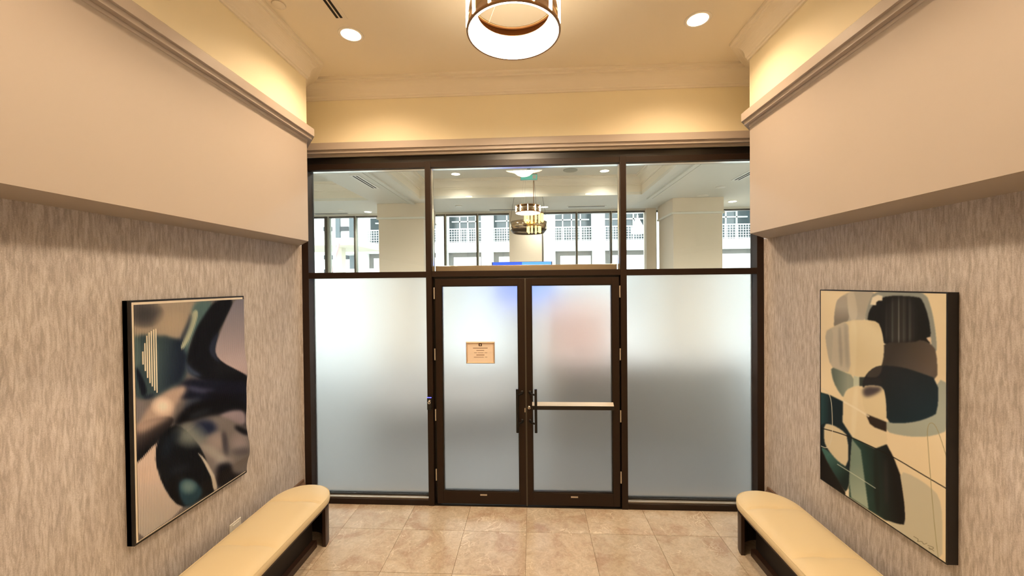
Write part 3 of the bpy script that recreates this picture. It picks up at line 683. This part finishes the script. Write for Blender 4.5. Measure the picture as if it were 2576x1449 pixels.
    A.line([(588, 1300), (622, 1312), (600, 1322), (590, 1308), (618, 1328)], 2.2, (96, 86, 62), 0.9, 1)
    art_mesh('canvas', X, y0 + fw, y1 - fw, zb + fw, zt - fw, 330, 420, A, 'canvas_print', root, None, UNWARM, True)
right_art()

# ------------------------------------------------------------------ benches
def bench(xc, yfar, label, sgn):
    """stadium bench along y; sgn=+1 open front faces +x"""
    r = 0.222; L = 2.15; y1 = yfar; y0 = yfar - L
    root = tag(empty('bench', (xc, (y0 + y1) / 2, 0)), label, 'bench', 'cream leather benches')
    def hw(y):
        e = min(y - y0, y1 - y)
        return r if e >= r else math.sqrt(max(0, r * r - (r - e) ** 2))
    ys_ = []
    n = 18
    for i in range(n): ys_.append(y0 + r * (1 - math.cos(math.pi / 2 * i / n)))
    k = 170
    for i in range(k + 1): ys_.append(y0 + r + (L - 2 * r) * i / k)
    for i in range(n - 1, -1, -1): ys_.append(y1 - r * (1 - math.cos(math.pi / 2 * i / n)))
    seams = [y1 - 0.285 - 0.527 * i for i in range(4)]
    nv = 28; vs = []; fs = []
    zt, ze = 0.418, 0.386
    for y in ys_:
        w = max(hw(y), 0.0015); e = min(y - y0, y1 - y)
        for j in range(nv + 1):
            t = -1 + 2 * j / nv; t = math.copysign(1 - (1 - abs(t)) ** 1.35, t); x = w * t
            # distance to the outline
            if e < r:
                cy_ = y0 + r if y - y0 < r else y1 - r; dd = r - math.hypot(x, y - cy_)
            else: dd = r - abs(x)
            dd = max(dd, 0.0); z = ze + (zt - ze) * (1 - math.exp(-dd / 0.030)) + 0.006 * min(1, dd / r)
            g = min(abs(y - s_) for s_ in seams)
            z -= (0.010 * math.exp(-(g / 0.009) ** 2) + 0.009 * math.exp(-(g / 0.045) ** 2)) * min(1, dd / 0.03)
            z -= 0.010 * math.exp(-(g / 0.03) ** 2 - (x / 0.035) ** 2)
            vs.append((xc + x, y, z))
    m = nv + 1
    for i in range(len(ys_) - 1):
        for j in range(nv): fs.append((i * m + j, i * m + j + 1, (i + 1) * m + j + 1, (i + 1) * m + j))
    top = MB().add(vs, fs, True)
    out = [(xc + hw(y), y) for y in ys_] + [(xc - hw(y), y) for y in ys_[::-1]]
    def ring(off, z): return [(xc + (p[0] - xc) * (1 + off / r), (y0 + y1) / 2 + (p[1] - (y0 + y1) / 2) * (1 + off / (L / 2)), z) for p in out]
    rg = [ring(0, ze), ring(0.005, ze - 0.006), ring(0.006, ze - 0.03), ring(0.003, ze - 0.05), ring(-0.004, ze - 0.058), ring(-0.03, ze - 0.058)]
    vs = [p for q in rg for p in q]; K = len(out)
    top.add(vs, [(a * K + i, (a + 1) * K + i, (a + 1) * K + (i + 1) % K, a * K + (i + 1) % K) for a in range(len(rg) - 1) for i in range(K)], True)
    cush = part(top, 'cushion', 'leather', root)
    # welt seam along the top edge
    part(MB().tube([p for p in ring(0.002, ze + 0.001)][::2] + [ring(0.002, ze + 0.001)[0]], 0.0022, 6), 'piping', 'leather', cush)
    zb_ = ze - 0.057
    part(MB().prism([(p[0], p[1]) for p in ring(-0.012, 0)], zb_ - 0.022, zb_), 'seat_board', 'dark_wood', root)
    # curved end panels
    for s_, yc in ((1, y1 - r), (-1, y0 + r)):
        o_, i_ = [], []
        for a in [math.pi * q / 20 for q in range(21)]:
            o_.append((xc + (r - 0.004) * math.cos(a), yc + s_ * (r - 0.004) * math.sin(a))); i_.append((xc + (r - 0.030) * math.cos(a), yc + s_ * (r - 0.030) * math.sin(a)))
        poly = o_ + i_[::-1]; e_ = MB(); q = len(o_)
        V = [(x, y, 0.0) for x, y in o_] + [(x, y, 0.0) for x, y in i_] + [(x, y, zb_ - 0.022) for x, y in o_] + [(x, y, zb_ - 0.022) for x, y in i_]
        F = []
        for a in range(q - 1):
            F += [(a, a + 1, 2 * q + a + 1, 2 * q + a), (q + a + 1, q + a, 3 * q + a, 3 * q + a + 1), (a + 1, a, q + a, q + a + 1), (2 * q + a, 2 * q + a + 1, 3 * q + a + 1, 3 * q + a)]
        F += [(0, 2 * q, 3 * q, q), (q - 1, 2 * q - 1, 4 * q - 1, 3 * q - 1)]
        e_.add(V, F); part(e_, 'end_panel', 'dark_wood', root)
    # recessed carcass between the ends
    xi = xc + sgn * (r - 0.115); xbk = xc - sgn * (r - 0.02)
    part(MB().box(xbk, xi, y0 + r, y1 - r, 0.055, zb_ - 0.022), 'carcass', 'dark_inside', root)
    part(MB().box(xbk, xc + sgn * (r - 0.075), y0 + r, y1 - r, 0.0, 0.055), 'plinth', 'dark_wood', root, 0.003)
    return root
bench(-1.912, -0.398, 'cream leather bench with dark wood base below the fluted dark artwork', 1)
bench(1.815, -0.372, 'cream leather bench with dark wood base below the cream abstract canvas', -1)

# wall outlet above the left bench
ou = tag(empty('wall_outlet', (XL, -0.876, 0.30)), 'white wall outlet plate low on the left wall behind the bench', 'outlet')
part(MB().box(XL, XL + 0.006, -0.932, -0.822, 0.285, 0.356), 'plate', 'plastic_white', ou, 0.002)
part(MB().box(XL + 0.006, XL + 0.010, -0.910, -0.844, 0.302, 0.340), 'socket', 'plastic_white', ou, 0.001)

# ------------------------------------------------------------------ ceiling fittings
def downlight(x, y, z, label, glow='down_glow', power=0, group='recessed downlights', r=0.085):
    lobby = glow == 'lobby_glow'
    d = tag(empty('downlight', (x, y, z)), label, 'downlight', group)
    part(MB().lathe([(r - 0.012, z - 0.004), (r + 0.006, z - 0.004), (r + 0.010, z), (r - 0.012, z)], 32, (x, y, 0), 'z', True), 'ring', 'plastic_white', d)
    part(MB().lathe([(0.0, z - 0.0045), (r * 0.6, z - 0.0045), (r - 0.012, z - 0.002)], 32, (x, y, 0)), 'lens', glow, d)
    if power:
        l = bpy.data.lights.new('downlight_lamp', 'SPOT'); l.energy = power; l.color = (1.0, 0.94, 0.84) if lobby else WARM; l.spot_size = math.radians(145); l.spot_blend = 0.85; l.shadow_soft_size = 0.06
        o = bpy.data.objects.new('downlight_lamp', l); COL.objects.link(o); o.parent = d; o.location = (0, 0, -0.02)
    return d
downlight(-1.382, -0.712, ZC, 'lit recessed downlight in the vestibule ceiling, left of the pendant', power=94)
downlight(1.238, -0.712, ZC, 'lit recessed downlight in the vestibule ceiling, right of the pendant', power=94)
for x in (-1.382, 1.238):
    for y in (-2.75, -4.75):
        downlight(x, y, ZC, 'lit recessed downlight %s the viewer on the %s side, out of view' % ('above' if y > -3 else 'behind', 'left' if x < 0 else 'right'), power=94)
sd = tag(empty('sprinkler_cover', (-1.722, -1.067, ZC)), 'round cream sprinkler cover plate on the ceiling by the left crown', 'sprinkler')
part(MB().lathe([(0.0, ZC - 0.012), (0.041, ZC - 0.012), (0.043, ZC - 0.010), (0.043, ZC - 0.006), (0.034, ZC - 0.005), (0.034, ZC)], 28, (-1.722, -1.067, 0)), 'cover', 'trim_paint', sd)
# linear slot diffuser
sv_ = tag(empty('slot_diffuser', (-1.366, -1.6, ZC)), 'linear air diffuser with two black slots in the vestibule ceiling', 'vent')
vy0, vy1 = -2.30, -0.897
part(MB().box(-1.408, -1.322, vy0 - 0.01, vy1 + 0.01, ZC - 0.003, ZC), 'flange', 'trim_paint', sv_)
for xx in (-1.390, -1.360):
    part(MB().box(xx - 0.009, xx + 0.009, vy0 + 0.005, vy1 - 0.01, ZC - 0.0045, ZC - 0.003), 'slot', 'vent_black', sv_)

# pendant
def pendant(x, y, z, R_, H, zc, label, glow, nrods=14, lamp=0):
    p = tag(empty('pendant_lamp', (x, y, z)), label, 'pendant lamp')
    part(MB().lathe([(R_ - 0.012, z), (R_ - 0.002, z), (R_, z + 0.004), (R_, z + 0.012), (R_ - 0.012, z + 0.012)], 64, (x, y, 0), 'z', True), 'lower_rim', 'rim_bronze', p)
    ri0, ri1, Hd = R_ - 0.026, R_ - 0.065, H * 0.62
    part(MB().lathe([(R_ - 0.012, z + 0.002), (ri0, z + 0.002), (ri1, z + Hd), (ri1 + 0.002, z + Hd), (ri0 + 0.002, z + 0.006), (R_ - 0.012, z + 0.006)], 64, (x, y, 0), 'z', True), 'diffuser', glow, p)
    part(MB().lathe([(ri0 + 0.006, z + 0.010), (R_ - 0.014, z + 0.010), (R_ - 0.014, z + Hd + 0.004), (ri1, z + Hd + 0.004), (ri1 + 0.006, z + Hd + 0.001)], 64, (x, y, 0), 'z', True), 'housing', 'rim_bronze', p)
    part(MB().lathe([(R_ - 0.010, z + 0.012), (R_ - 0.010, z + H), (R_ - 0.013, z + H), (R_ - 0.013, z + 0.012)], 64, (x, y, 0), 'z', True), 'shade_band', 'nickel', p)
    for k in range(nrods):
        a = 2 * math.pi * (k + 0.5) / nrods; cx, cy = x + (R_ - 0.003) * math.cos(a), y + (R_ - 0.003) * math.sin(a)
        part(MB().tube([(cx, cy, z + 0.012), (cx, cy, z + H)], 0.0055, 8), 'rod', 'rod_glow', p)
    part(MB().lathe([(R_ - 0.030, z + H), (R_ - 0.002, z + H), (R_ - 0.002, z + H + 0.008), (R_ - 0.030, z + H + 0.008)], 64, (x, y, 0), 'z', True), 'upper_rim', 'rim_bronze', p)
    for k in range(3):
        a = math.radians(12 + 120 * k); cx, cy = x + (R_ - 0.03) * math.cos(a), y + (R_ - 0.03) * math.sin(a)
        part(MB().tube([(cx, cy, z + H), (x + 0.05 * math.cos(a), y + 0.05 * math.sin(a), zc - 0.02)], 0.0016, 6), 'cable', 'satin_steel', p)
    part(MB().lathe([(0.0, zc - 0.025), (0.07, zc - 0.025), (0.075, zc - 0.02), (0.075, zc)], 32, (x, y, 0)), 'canopy', 'rim_bronze', p)
    if lamp:
        l = bpy.data.lights.new('pendant_light', 'SPOT'); l.energy = lamp; l.color = (1.0, 0.75, 0.50); l.spot_size = math.radians(172); l.spot_blend = 0.25; l.shadow_soft_size = 0.16
        o = bpy.data.objects.new('pendant_light', l); COL.objects.link(o); o.parent = p; o.location = (0, 0, 0.05)
    return p
pendant(-0.100, -1.30, 3.640, 0.285, 0.20, ZC, 'large drum pendant lamp with glowing inner ring below the vestibule ceiling', 'lamp_glow', lamp=150)

# ------------------------------------------------------------------ lobby beyond the glass
LX0, LX1, LY0, LY1 = -7.0, 6.1, 0.16, 4.80
ZS = 3.69; ZT = 4.02
struct(MB().box(LX0, LX1, 0.25, LY1 + 0.2, -0.12, 0.0).build('floor_lobby', 'lobby_stone'))
TXA, TXB, TYF = -2.05, 1.96, 3.42
def hole_ceiling(holes):
    m = MB(); xs_ = sorted({LX0, LX1} | {v for h in holes for v in h[:2]}); ys2 = sorted({LY0, LY1} | {v for h in holes for v in h[2:]})
    for i in range(len(xs_) - 1):
        for j in range(len(ys2) - 1):
            cx, cy = (xs_[i] + xs_[i + 1]) / 2, (ys2[j] + ys2[j + 1]) / 2
            if any(h[0] < cx < h[1] and h[2] < cy < h[3] for h in holes): continue
            m.box(xs_[i], xs_[i + 1], ys2[j], ys2[j + 1], ZS, ZS + 0.05)
    return m
holes = [(TXA, TXB, 0.9, TYF), (-6.4, -3.0, 0.9, TYF), (4.2, 5.9, 0.9, TYF)]
cl = struct(hole_ceiling(holes).build('ceiling_lobby', 'lobby_paint'))
MB().box(LX0, LX1, LY0, LY1, ZT, ZT + 0.08).build('upper_ceiling', 'lobby_paint', cl)
for hx0, hx1, hy0, hy1 in holes:
    t = 0.06
    MB().box(hx0 - t, hx1 + t, hy1, hy1 + t, ZS + 0.05, ZT).box(hx0 - t, hx1 + t, hy0 - t, hy0, ZS + 0.05, ZT).box(hx0 - t, hx0, hy0, hy1, ZS + 0.05, ZT).box(hx1, hx1 + t, hy0, hy1, ZS + 0.05, ZT).build('tray_side', 'trim_paint', cl)
    pth = [(hx0, hy0), (hx0, hy1), (hx1, hy1), (hx1, hy0), (hx0, hy0)]
    MB().sweep(pth, [(o, z - 3.898 + ZT - 0.162) for o, z in crown]).build('tray_crown', 'trim_paint', cl)
struct(MB().box(LX0 - 0.2, LX0, 0.16, LY1 + 0.2, 0, ZT).build('wall_lobby_left', 'lobby_paint'))
struct(MB().box(LX1, LX1 + 0.2, 0.16, LY1 + 0.2, 0, ZT).build('wall_lobby_right', 'lobby_paint'))
struct(MB().box(LX0, XL, 0.11, 0.20, 0, ZT).build('wall_lobby_near', 'lobby_paint'))
struct(MB().box(XR, LX1, 0.11, 0.20, 0, ZT).build('wall_lobby_near', 'lobby_paint'))
# beams with grooves beside the big tray
for x, s_ in ((TXA - 0.22, 1), (TXB + 0.22, -1)):
    MB().box(x - 0.035, x + 0.035, 0.9, 3.75, ZS - 0.028, ZS).build('soffit_bead', 'lobby_paint', cl)
    MB().box(x - 0.065 * s_, x - 0.115 * s_, 0.9, 3.75, ZS - 0.016, ZS).build('soffit_bead', 'lobby_paint', cl)
# columns
def column(x0, x1, y0, y1, label):
    c = tag(empty('column', ((x0 + x1) / 2, (y0 + y1) / 2, 0)), label, 'column')
    part(MB().box(x0, x1, y0, y1, 0, ZS), 'shaft', 'lobby_beige', c)
    part(MB().box(x0 - 0.02, x1 + 0.02, y0 - 0.02, y1 + 0.02, ZS - 0.265, ZS), 'capital', 'lobby_beige', c, 0.004)
    part(MB().box(x0 - 0.035, x1 + 0.035, y0 - 0.035, y1 + 0.035, ZS - 0.300, ZS - 0.265), 'capital_moulding', 'lobby_paint', c, 0.006)
    return c
column(-2.96, -2.08, 3.77, 4.62, 'square beige lobby column behind the left transom pane')
column(2.64, 3.53, 3.79, 4.62, 'square beige lobby column behind the right transom pane')
pier = struct(MB().box(-0.49, 0.215, LY1, LY1 + 0.18, 0, ZS).build('wall_lobby_pier', 'lobby_beige'))
struct(MB().box(LX0, LX1, LY1 + 0.02, LY1 + 0.2, ZS - 0.03, ZT + 0.05).build('wall_lobby_front', 'lobby_paint'))
struct(MB().box(2.42, 2.62, LY1 - 0.05, LY1 + 0.18, 0, ZS).build('wall_lobby_pier', 'lobby_beige'))
# lobby windows, each between two mullions
mul = [-6.9, -5.55, -4.62, -3.95, -2.95, -1.93, -1.215, -0.49]
mul2 = [0.215, 0.945, 1.68, 2.42]
mul3 = [2.62, 3.99, 5.2, 6.05]
n = 4
for seq in (mul, mul2, mul3):
    for a, c in zip(seq[:-1], seq[1:]):
        w = struct(empty('window_%d' % n, ((a + c) / 2, LY1 + 0.1, 0))); n += 1
        wd = 0.10 if c < -3 else 0.045
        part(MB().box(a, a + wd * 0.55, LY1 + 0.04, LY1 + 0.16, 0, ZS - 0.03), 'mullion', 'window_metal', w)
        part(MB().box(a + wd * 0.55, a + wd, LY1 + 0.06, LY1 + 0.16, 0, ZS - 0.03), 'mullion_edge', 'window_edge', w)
        part(MB().box(a + wd, c, LY1 + 0.06, LY1 + 0.16, 0, 0.06), 'sill', 'window_metal', w)
        part(MB().box(a + wd, c, LY1 + 0.06, LY1 + 0.16, ZS - 0.06, ZS - 0.03), 'head', 'window_metal', w)
        part(MB().box(a + wd, c, LY1 + 0.10, LY1 + 0.112, 0.06, ZS - 0.06), 'pane', 'clear_glass', w)
# lobby lights
downlight(-1.30, 3.02, ZT, 'lit lobby tray downlight seen through the middle transom, leftmost', 'lobby_glow', 45, 'lobby downlights')
downlight(1.24, 3.05, ZT, 'lit lobby tray downlight seen through the middle transom, rightmost', 'lobby_glow', 45, 'lobby downlights')
downlight(-0.125, 2.98, ZT, 'lit lobby tray downlight above the exit sign', 'lobby_glow', 110, 'lobby downlights')
downlight(-3.50, 4.55, ZS, 'lit lobby soffit downlight beside the left column', 'lobby_glow', 110, 'lobby downlights')
downlight(0.265, 4.40, ZS, 'lit lobby soffit downlight beside the small lobby pendant', 'lobby_glow', 110, 'lobby downlights')
downlight(3.93, 4.22, ZS, 'lit lobby soffit downlight right of the right column', 'lobby_glow', 110, 'lobby downlights')
for x in (-4.7, -1.30, 1.24, 4.9):  # unseen lamps added behind the wall above the head to brighten the lobby columns
    downlight(x, 1.45, ZT, 'unseen lobby downlight added near the glazing for brightness, %s' % {-4.7: 'far left', -1.30: 'left of centre', 1.24: 'right of centre', 4.9: 'far right'}[x], 'lobby_glow', 600, 'lobby downlights')
def disc(name, x, y, z, r, label, cat, m='plastic_white'):
    o = MB().lathe([(0.0, -0.012), (r * 0.92, -0.012), (r, -0.008), (r, 0.0)], 24).build(name, m, None, 0, None, (x, y, z)); return tag(o, label, cat)
disc('ceiling_speaker', 0.655, 2.95, ZT, 0.12, 'round grey speaker grille on the lobby tray ceiling', 'speaker', 'window_edge')
disc('sprinkler_cover', -3.95, 4.25, ZS, 0.055, 'white sprinkler cover on the lobby soffit left of the column', 'sprinkler')
disc('smoke_detector', 3.10, 3.60, ZS, 0.10, 'white smoke detector on the soffit in front of the right column', 'detector')
disc('sprinkler_cover', 3.12, 2.98, ZS, 0.075, 'white sprinkler cover on the lobby soffit near the right diffuser', 'sprinkler')
disc('sprinkler_cover', -1.46, 4.12, ZS, 0.07, 'white sprinkler cover on the lobby soffit above the middle windows', 'sprinkler')
def diffuser(x0, x1, y0, y1, label):
    d = tag(empty('slot_diffuser', ((x0 + x1) / 2, (y0 + y1) / 2, ZS)), label, 'vent')
    part(MB().box(x0, x1, y0, y1, ZS - 0.008, ZS), 'flange', 'plastic_white', d)
    lx, ly = x1 - x0, y1 - y0
    for k in (0.32, 0.68):
        if lx < ly: part(MB().box(x0 + lx * k - lx * 0.09, x0 + lx * k + lx * 0.09, y0 + 0.03, y1 - 0.03, ZS - 0.0095, ZS - 0.008), 'slot', 'vent_black', d)
        else: part(MB().box(x0 + 0.03, x1 - 0.03, y0 + ly * k - ly * 0.12, y0 + ly * k + ly * 0.12, ZS - 0.0095, ZS - 0.008), 'slot', 'vent_black', d)
diffuser(-2.585, -2.455, 1.77, 2.55, 'linear air diffuser on the lobby soffit behind the left transom pane')
diffuser(3.08, 3.22, 1.2, 2.55, 'linear air diffuser on the lobby soffit behind the right transom pane')
diffuser(-0.92, -0.25, 4.52, 4.64, 'linear air diffuser over the lobby windows left of the pendant')
diffuser(0.72, 1.52, 4.36, 4.46, 'linear air diffuser over the lobby windows right of the pendant')
diffuser(-4.75, -3.95, 4.58, 4.70, 'linear air diffuser over the leftmost lobby windows')
# lobby pendant, mirrored ring chandelier with lit crystals
pendant(-0.055, 2.20, 3.175, 0.194, 0.10, ZT, 'small drum pendant lamp seen through the middle transom pane', 'lobby_glow', 10)
rc = tag(empty('ring_chandelier', (-0.03, 3.45, 3.05)), 'dark mirrored ring chandelier hanging in the lobby on thin cables', 'chandelier')
rx_, ry_, rR = -0.06, 3.45, 0.335
part(MB().lathe([(rR - 0.02, 3.10), (rR, 3.10), (rR, 3.235), (rR - 0.02, 3.235)], 48, (rx_, ry_, 0), 'z', True), 'ring_band', 'nickel', rc)
part(MB().lathe([(rR - 0.07, 3.04), (rR - 0.05, 3.04), (rR - 0.01, 3.09), (rR - 0.03, 3.09)], 48, (rx_, ry_, 0), 'z', True), 'lower_ring', 'bronze', rc)
for a in (180, 0, 60):
    cx, cy = rx_ + rR * math.cos(math.radians(a)), ry_ - 0.5 * rR * math.sin(math.radians(a))
    part(MB().tube([(cx, cy, 3.235), (rx_ + 0.6 * rR * math.cos(math.radians(a)), cy, ZT)], 0.003, 6), 'cable', 'window_metal', rc)
gc = tag(empty('crystal_chandelier', (0.035, 2.90, 2.95)), 'glowing gold crystal chandelier in two tiers below the lobby pendant', 'chandelier')
gx, gy = 0.035, 2.90
part(MB().lathe([(0.0, 3.305), (0.165, 3.305), (0.165, 3.285), (0.0, 3.285)], 32, (gx, gy, 0)), 'upper_plate', 'rim_bronze', gc)
part(MB().tube([(gx, gy, 3.305), (gx, gy, ZT)], 0.006, 8), 'stem', 'rim_bronze', gc)
part(MB().tube([(gx, gy, 3.09), (gx, gy, 3.285)], 0.006, 8), 'stem', 'rim_bronze', gc)
part(MB().lathe([(0.0, 3.09), (0.125, 3.09), (0.125, 3.075), (0.0, 3.075)], 32, (gx, gy, 0)), 'lower_plate', 'rim_bronze', gc)
for tier, (rr, z1_, z0_, k_) in enumerate(((0.148, 3.285, 3.165, 14), (0.105, 3.075, 2.985, 10))):
    for k in range(k_):
        a = 2 * math.pi * k / k_
        cx, cy = gx + rr * math.cos(a), gy + rr * math.sin(a); zl = z0_ + 0.015 * (k % 2)
        part(MB().box(cx - 0.015, cx + 0.015, cy - 0.010, cy + 0.010, zl, z1_).lathe([(0.0, zl - 0.025), (0.020, zl), (0.0, zl + 0.02)], 8, (cx, cy, 0)), 'crystal', 'gold_glow', gc)
# exit sign
ex = tag(empty('exit_sign', (-0.03, 1.5, 3.49)), 'green running-man exit sign hanging from the lobby tray ceiling', 'sign')
part(MB().box(-0.140, 0.075, 1.49, 1.50, 3.492, 3.556), 'sign_face', 'exit_green', ex)
part(MB().box(-0.144, 0.079, 1.50, 1.53, 3.488, 3.572), 'housing', 'window_edge', ex)
part(MB().box(-0.055, -0.010, 1.505, 1.525, 3.572, ZT), 'bracket', 'window_edge', ex)
part(MB().box(0.016, 0.060, 1.487, 1.49, 3.500, 3.548), 'pictogram', 'plastic_white', ex)
# wall display and stand-ins added for the blurs behind the frosted doors
tv = tag(empty('display_screen', (-0.16, 2.5, 1.9)), 'wide display with a bright blue picture standing in the lobby', 'screen')
part(MB().box(-0.26, -0.06, 2.54, 3.12, 2.10, 2.20), 'stand_arm', 'window_metal', tv)
part(MB().box(-0.64, 0.315, 2.50, 2.54, 1.86, 2.468), 'housing', 'plastic_black', tv, 0.004)
part(MB().box(-0.625, -0.16, 2.494, 2.50, 1.875, 2.462), 'picture_left', 'screen_blue', tv)
part(MB().box(-0.16, 0.300, 2.494, 2.50, 1.875, 2.462), 'picture_right', 'screen_light', tv)
part(MB().box(-0.26, -0.06, 3.06, 3.12, 0.03, 2.20), 'stand_post', 'window_metal', tv)
part(MB().box(-0.40, 0.08, 2.95, 3.25, 0.0, 0.03), 'stand_base', 'window_metal', tv)

dk = tag(empty('counter', (1.4, 1.85, 0)), 'dark grey counter, stand-in for the blur behind the right frosted pane', 'counter')
part(MB().box(0.25, 2.75, 1.55, 2.15, 0.0, 1.02), 'body', 'sofa_fabric', dk)
part(MB().box(0.20, 2.80, 1.50, 2.20, 1.02, 1.07), 'worktop', 'sofa_fabric', dk, 0.005)
tag(MB().box(0.24, 1.12, 1.80, 1.84, 1.07, 1.92).build('display_board', 'pink_panel', None, 0.006), 'soft pink board on the counter, stand-in for the pink blur behind the frosted right door', 'board')
so = tag(empty('sofa', (-1.5, 2.4, 0)), 'grey sofa, stand-in for the blur behind the left frosted panes', 'sofa')
part(MB().box(-2.35, -0.30, 1.95, 2.80, 0.08, 0.42), 'seat', 'sofa_fabric', so, 0.04)
part(MB().box(-2.35, -0.30, 2.62, 2.88, 0.42, 0.84), 'backrest', 'sofa_fabric', so, 0.04)
for x in (-2.45, -0.30): part(MB().box(x - 0.02, x + 0.16, 1.95, 2.88, 0.08, 0.62), 'armrest', 'sofa_fabric', so, 0.04)
for x in (-2.35, -0.30):
    for y in (2.02, 2.80): part(MB().box(x, x + 0.05, y - 0.03, y + 0.03, 0.0, 0.08), 'leg', 'dark_wood', so)

# ------------------------------------------------------------------ outside
g = struct(MB().box(-90, 90, 5.05, 120, -0.25, -0.15).build('floor_street', 'asphalt'))
def ext_building():
    Y = 26.3
    b = tag(empty('building', (2, Y, -0.15)), 'white building with gridded balcony railings across the street', 'building')
    part(MB().box(-15, 24, Y + 1.6, Y + 8, -0.15, 14), 'rear_wall', 'ext_glass', b)
    # slabs
    for z in (4.55, 8.55, 12.2):
        part(MB().box(-15, 24, Y - 0.35, Y + 1.6, z - 0.0, z + 0.75), 'slab', 'ext_white', b)
    part(MB().box(-15, 24, Y - 0.1, Y + 0.3, 3.05, 3.4), 'beam', 'ext_white', b)
    for x in (-13.2, -10.4, -6.9, -3.4, 1.3, 5.0, 9.3, 13.0, 17.2, 21):
        part(MB().box(x - 0.45, x + 0.45, Y - 0.3, Y + 0.5, -0.15, 14), 'pillar', 'ext_white', b)
    px_ = [-13.2, -10.4, -6.9, -3.4, 1.3, 5.0, 9.3, 13.0, 17.2, 21]
    for a, c in zip(px_[:-1], px_[1:]):
        x0, x1 = a + 0.45, c - 0.45
        # lower concrete panel with opening
        part(MB().box(x0, x1, Y + 0.2, Y + 0.4, 3.4, 4.55), 'panel', 'concrete', b)
        part(MB().box(x0 + 0.4, x1 - 0.1, Y + 0.1, Y + 0.2, 3.4, 4.2), 'panel_patch', 'ext_white', b)
        for k in range(1, 4):
            x = x0 + (x1 - x0) * k / 4; part(MB().box(x - 0.05, x + 0.05, Y + 1.45, Y + 1.6, 5.3, 8.55), 'window_bar', 'ext_rail', b)
        part(MB().box(x0, x1, Y + 1.45, Y + 1.6, 7.1, 7.2), 'window_bar', 'ext_rail', b)
        rl = part(MB().box(x0, x1, Y - 0.05, Y + 0.03, 6.32, 6.40), 'railing', 'ext_rail', b)
        gm = MB(); x = x0 + 0.1
        while x < x1 - 0.05: gm.box(x - 0.018, x + 0.018, Y - 0.03, Y, 5.34, 6.32); x += 0.19
        z = 5.40
        while z < 6.3: gm.box(x0, x1, Y - 0.02, Y + 0.01, z - 0.016, z + 0.016); z += 0.19
        part(gm, 'railing_grid', 'ext_rail', rl)['kind'] = 'stuff'
        for k in range(5):
            x = x0 + (x1 - x0) * (k + 0.5) / 5; part(MB().box(x - (x1 - x0) * 0.07, x + (x1 - x0) * 0.07, Y + 0.6, Y + 0.7, 0.4, 2.7), 'shopfront_pane', 'ext_glass', b)
ext_building()
def tower():
    Y = 52
    t = tag(empty('tower', (-33, Y, -0.15)), 'pale apartment tower with rows of grey balconies far to the left', 'building')
    part(MB().box(-44, -22, Y, Y + 10, -0.15, 30), 'wall', 'ext_white', t)
    for k in range(9):
        for x in (-41.5, -35.2, -29.4, -27.2, -24.6):
            part(MB().box(x - 0.75, x + 0.75, Y - 0.25, Y + 0.02, 1.8 + 2.05 * k, 2.4 + 2.05 * k), 'balcony', 'ext_dark' if x > -30 else 'concrete', t)
    part(MB().box(-28.6, -27.7, Y - 0.3, Y, 8, 14), 'window_strip', 'ext_glass', t)
tower()
cp = tag(empty('canopy', (-11, 19, -0.15)), 'beige flat entrance canopy on a post outside the left lobby windows', 'canopy')
part(MB().box(-14.5, -9.9, 17.5, 22, 4.35, 4.75), 'roof', 'ext_beige', cp)
part(MB().box(-11.75, -11.25, 19, 19.5, -0.15, 4.35), 'post', 'ext_beige', cp)
tag(MB().tube([(-11.3, 16.2, 0.0), (-10.0, 16.2, 4.3)], 0.07, 8).build('barrier_pole', 'ext_pink'), 'slanted pink pole outside the window beside the left column', 'pole')
# wrapped lantern hanging on a line outside
hb = tag(empty('wrapped_bundle', (2.95, 12.0, 4.2)), 'white wrapped bundle hanging on a line outside right of the middle pane', 'bundle')
rs = random.Random(5); prof = [(0.0, 0.0), (0.22, 0.02), (0.30, 0.12), (0.27, 0.30), (0.20, 0.50), (0.10, 0.72), (0.03, 0.84), (0.05, 0.92), (0.0, 0.95)]
mbb = MB().lathe(prof, 14); mbb.v = [(v[0] * (0.8 + 0.4 * rs.random()), v[1] * (0.8 + 0.4 * rs.random()), v[2]) for v in mbb.v]
c0 = onY(1604, 590, 12.0)
mbb.v = [(v[0] * 0.8, v[1] * 0.8, v[2] * 0.8) for v in mbb.v]
mbb.build('cloth', 'wrap', hb); hb.location = (c0[0], 12.0, c0[2])
xA, xB = -8.0, 9.0
def line_z(x): return 4.98 - 0.14 * abs(math.sin((x - xA) / (xB - xA) * math.pi * 5))
bx = float(c0[0]); part(MB().tube([(bx, 12.0, c0[2] + 0.75), (bx, 12.0, line_z(bx) - 0.03)], 0.012, 6), 'cord', 'ext_rail', hb)
cat_ = MB().tube([(xA + (xB - xA) * i / 60, 12.0, line_z(xA + (xB - xA) * i / 60)) for i in range(61)], 0.016, 6)
tag(cat_.build('cable_line', 'ext_rail'), 'white cable swagged across the view outside the lobby windows', 'cable')
for x in (xA - 0.09, xB + 0.09): 
    tag(MB().tube([(x, 12.0, -0.15), (x, 12.0, 5.2)], 0.06, 10).build('cable_post', 'ext_white'), 'white post holding the %s end of the swagged cable outside' % ('left' if x < 0 else 'right'), 'post')
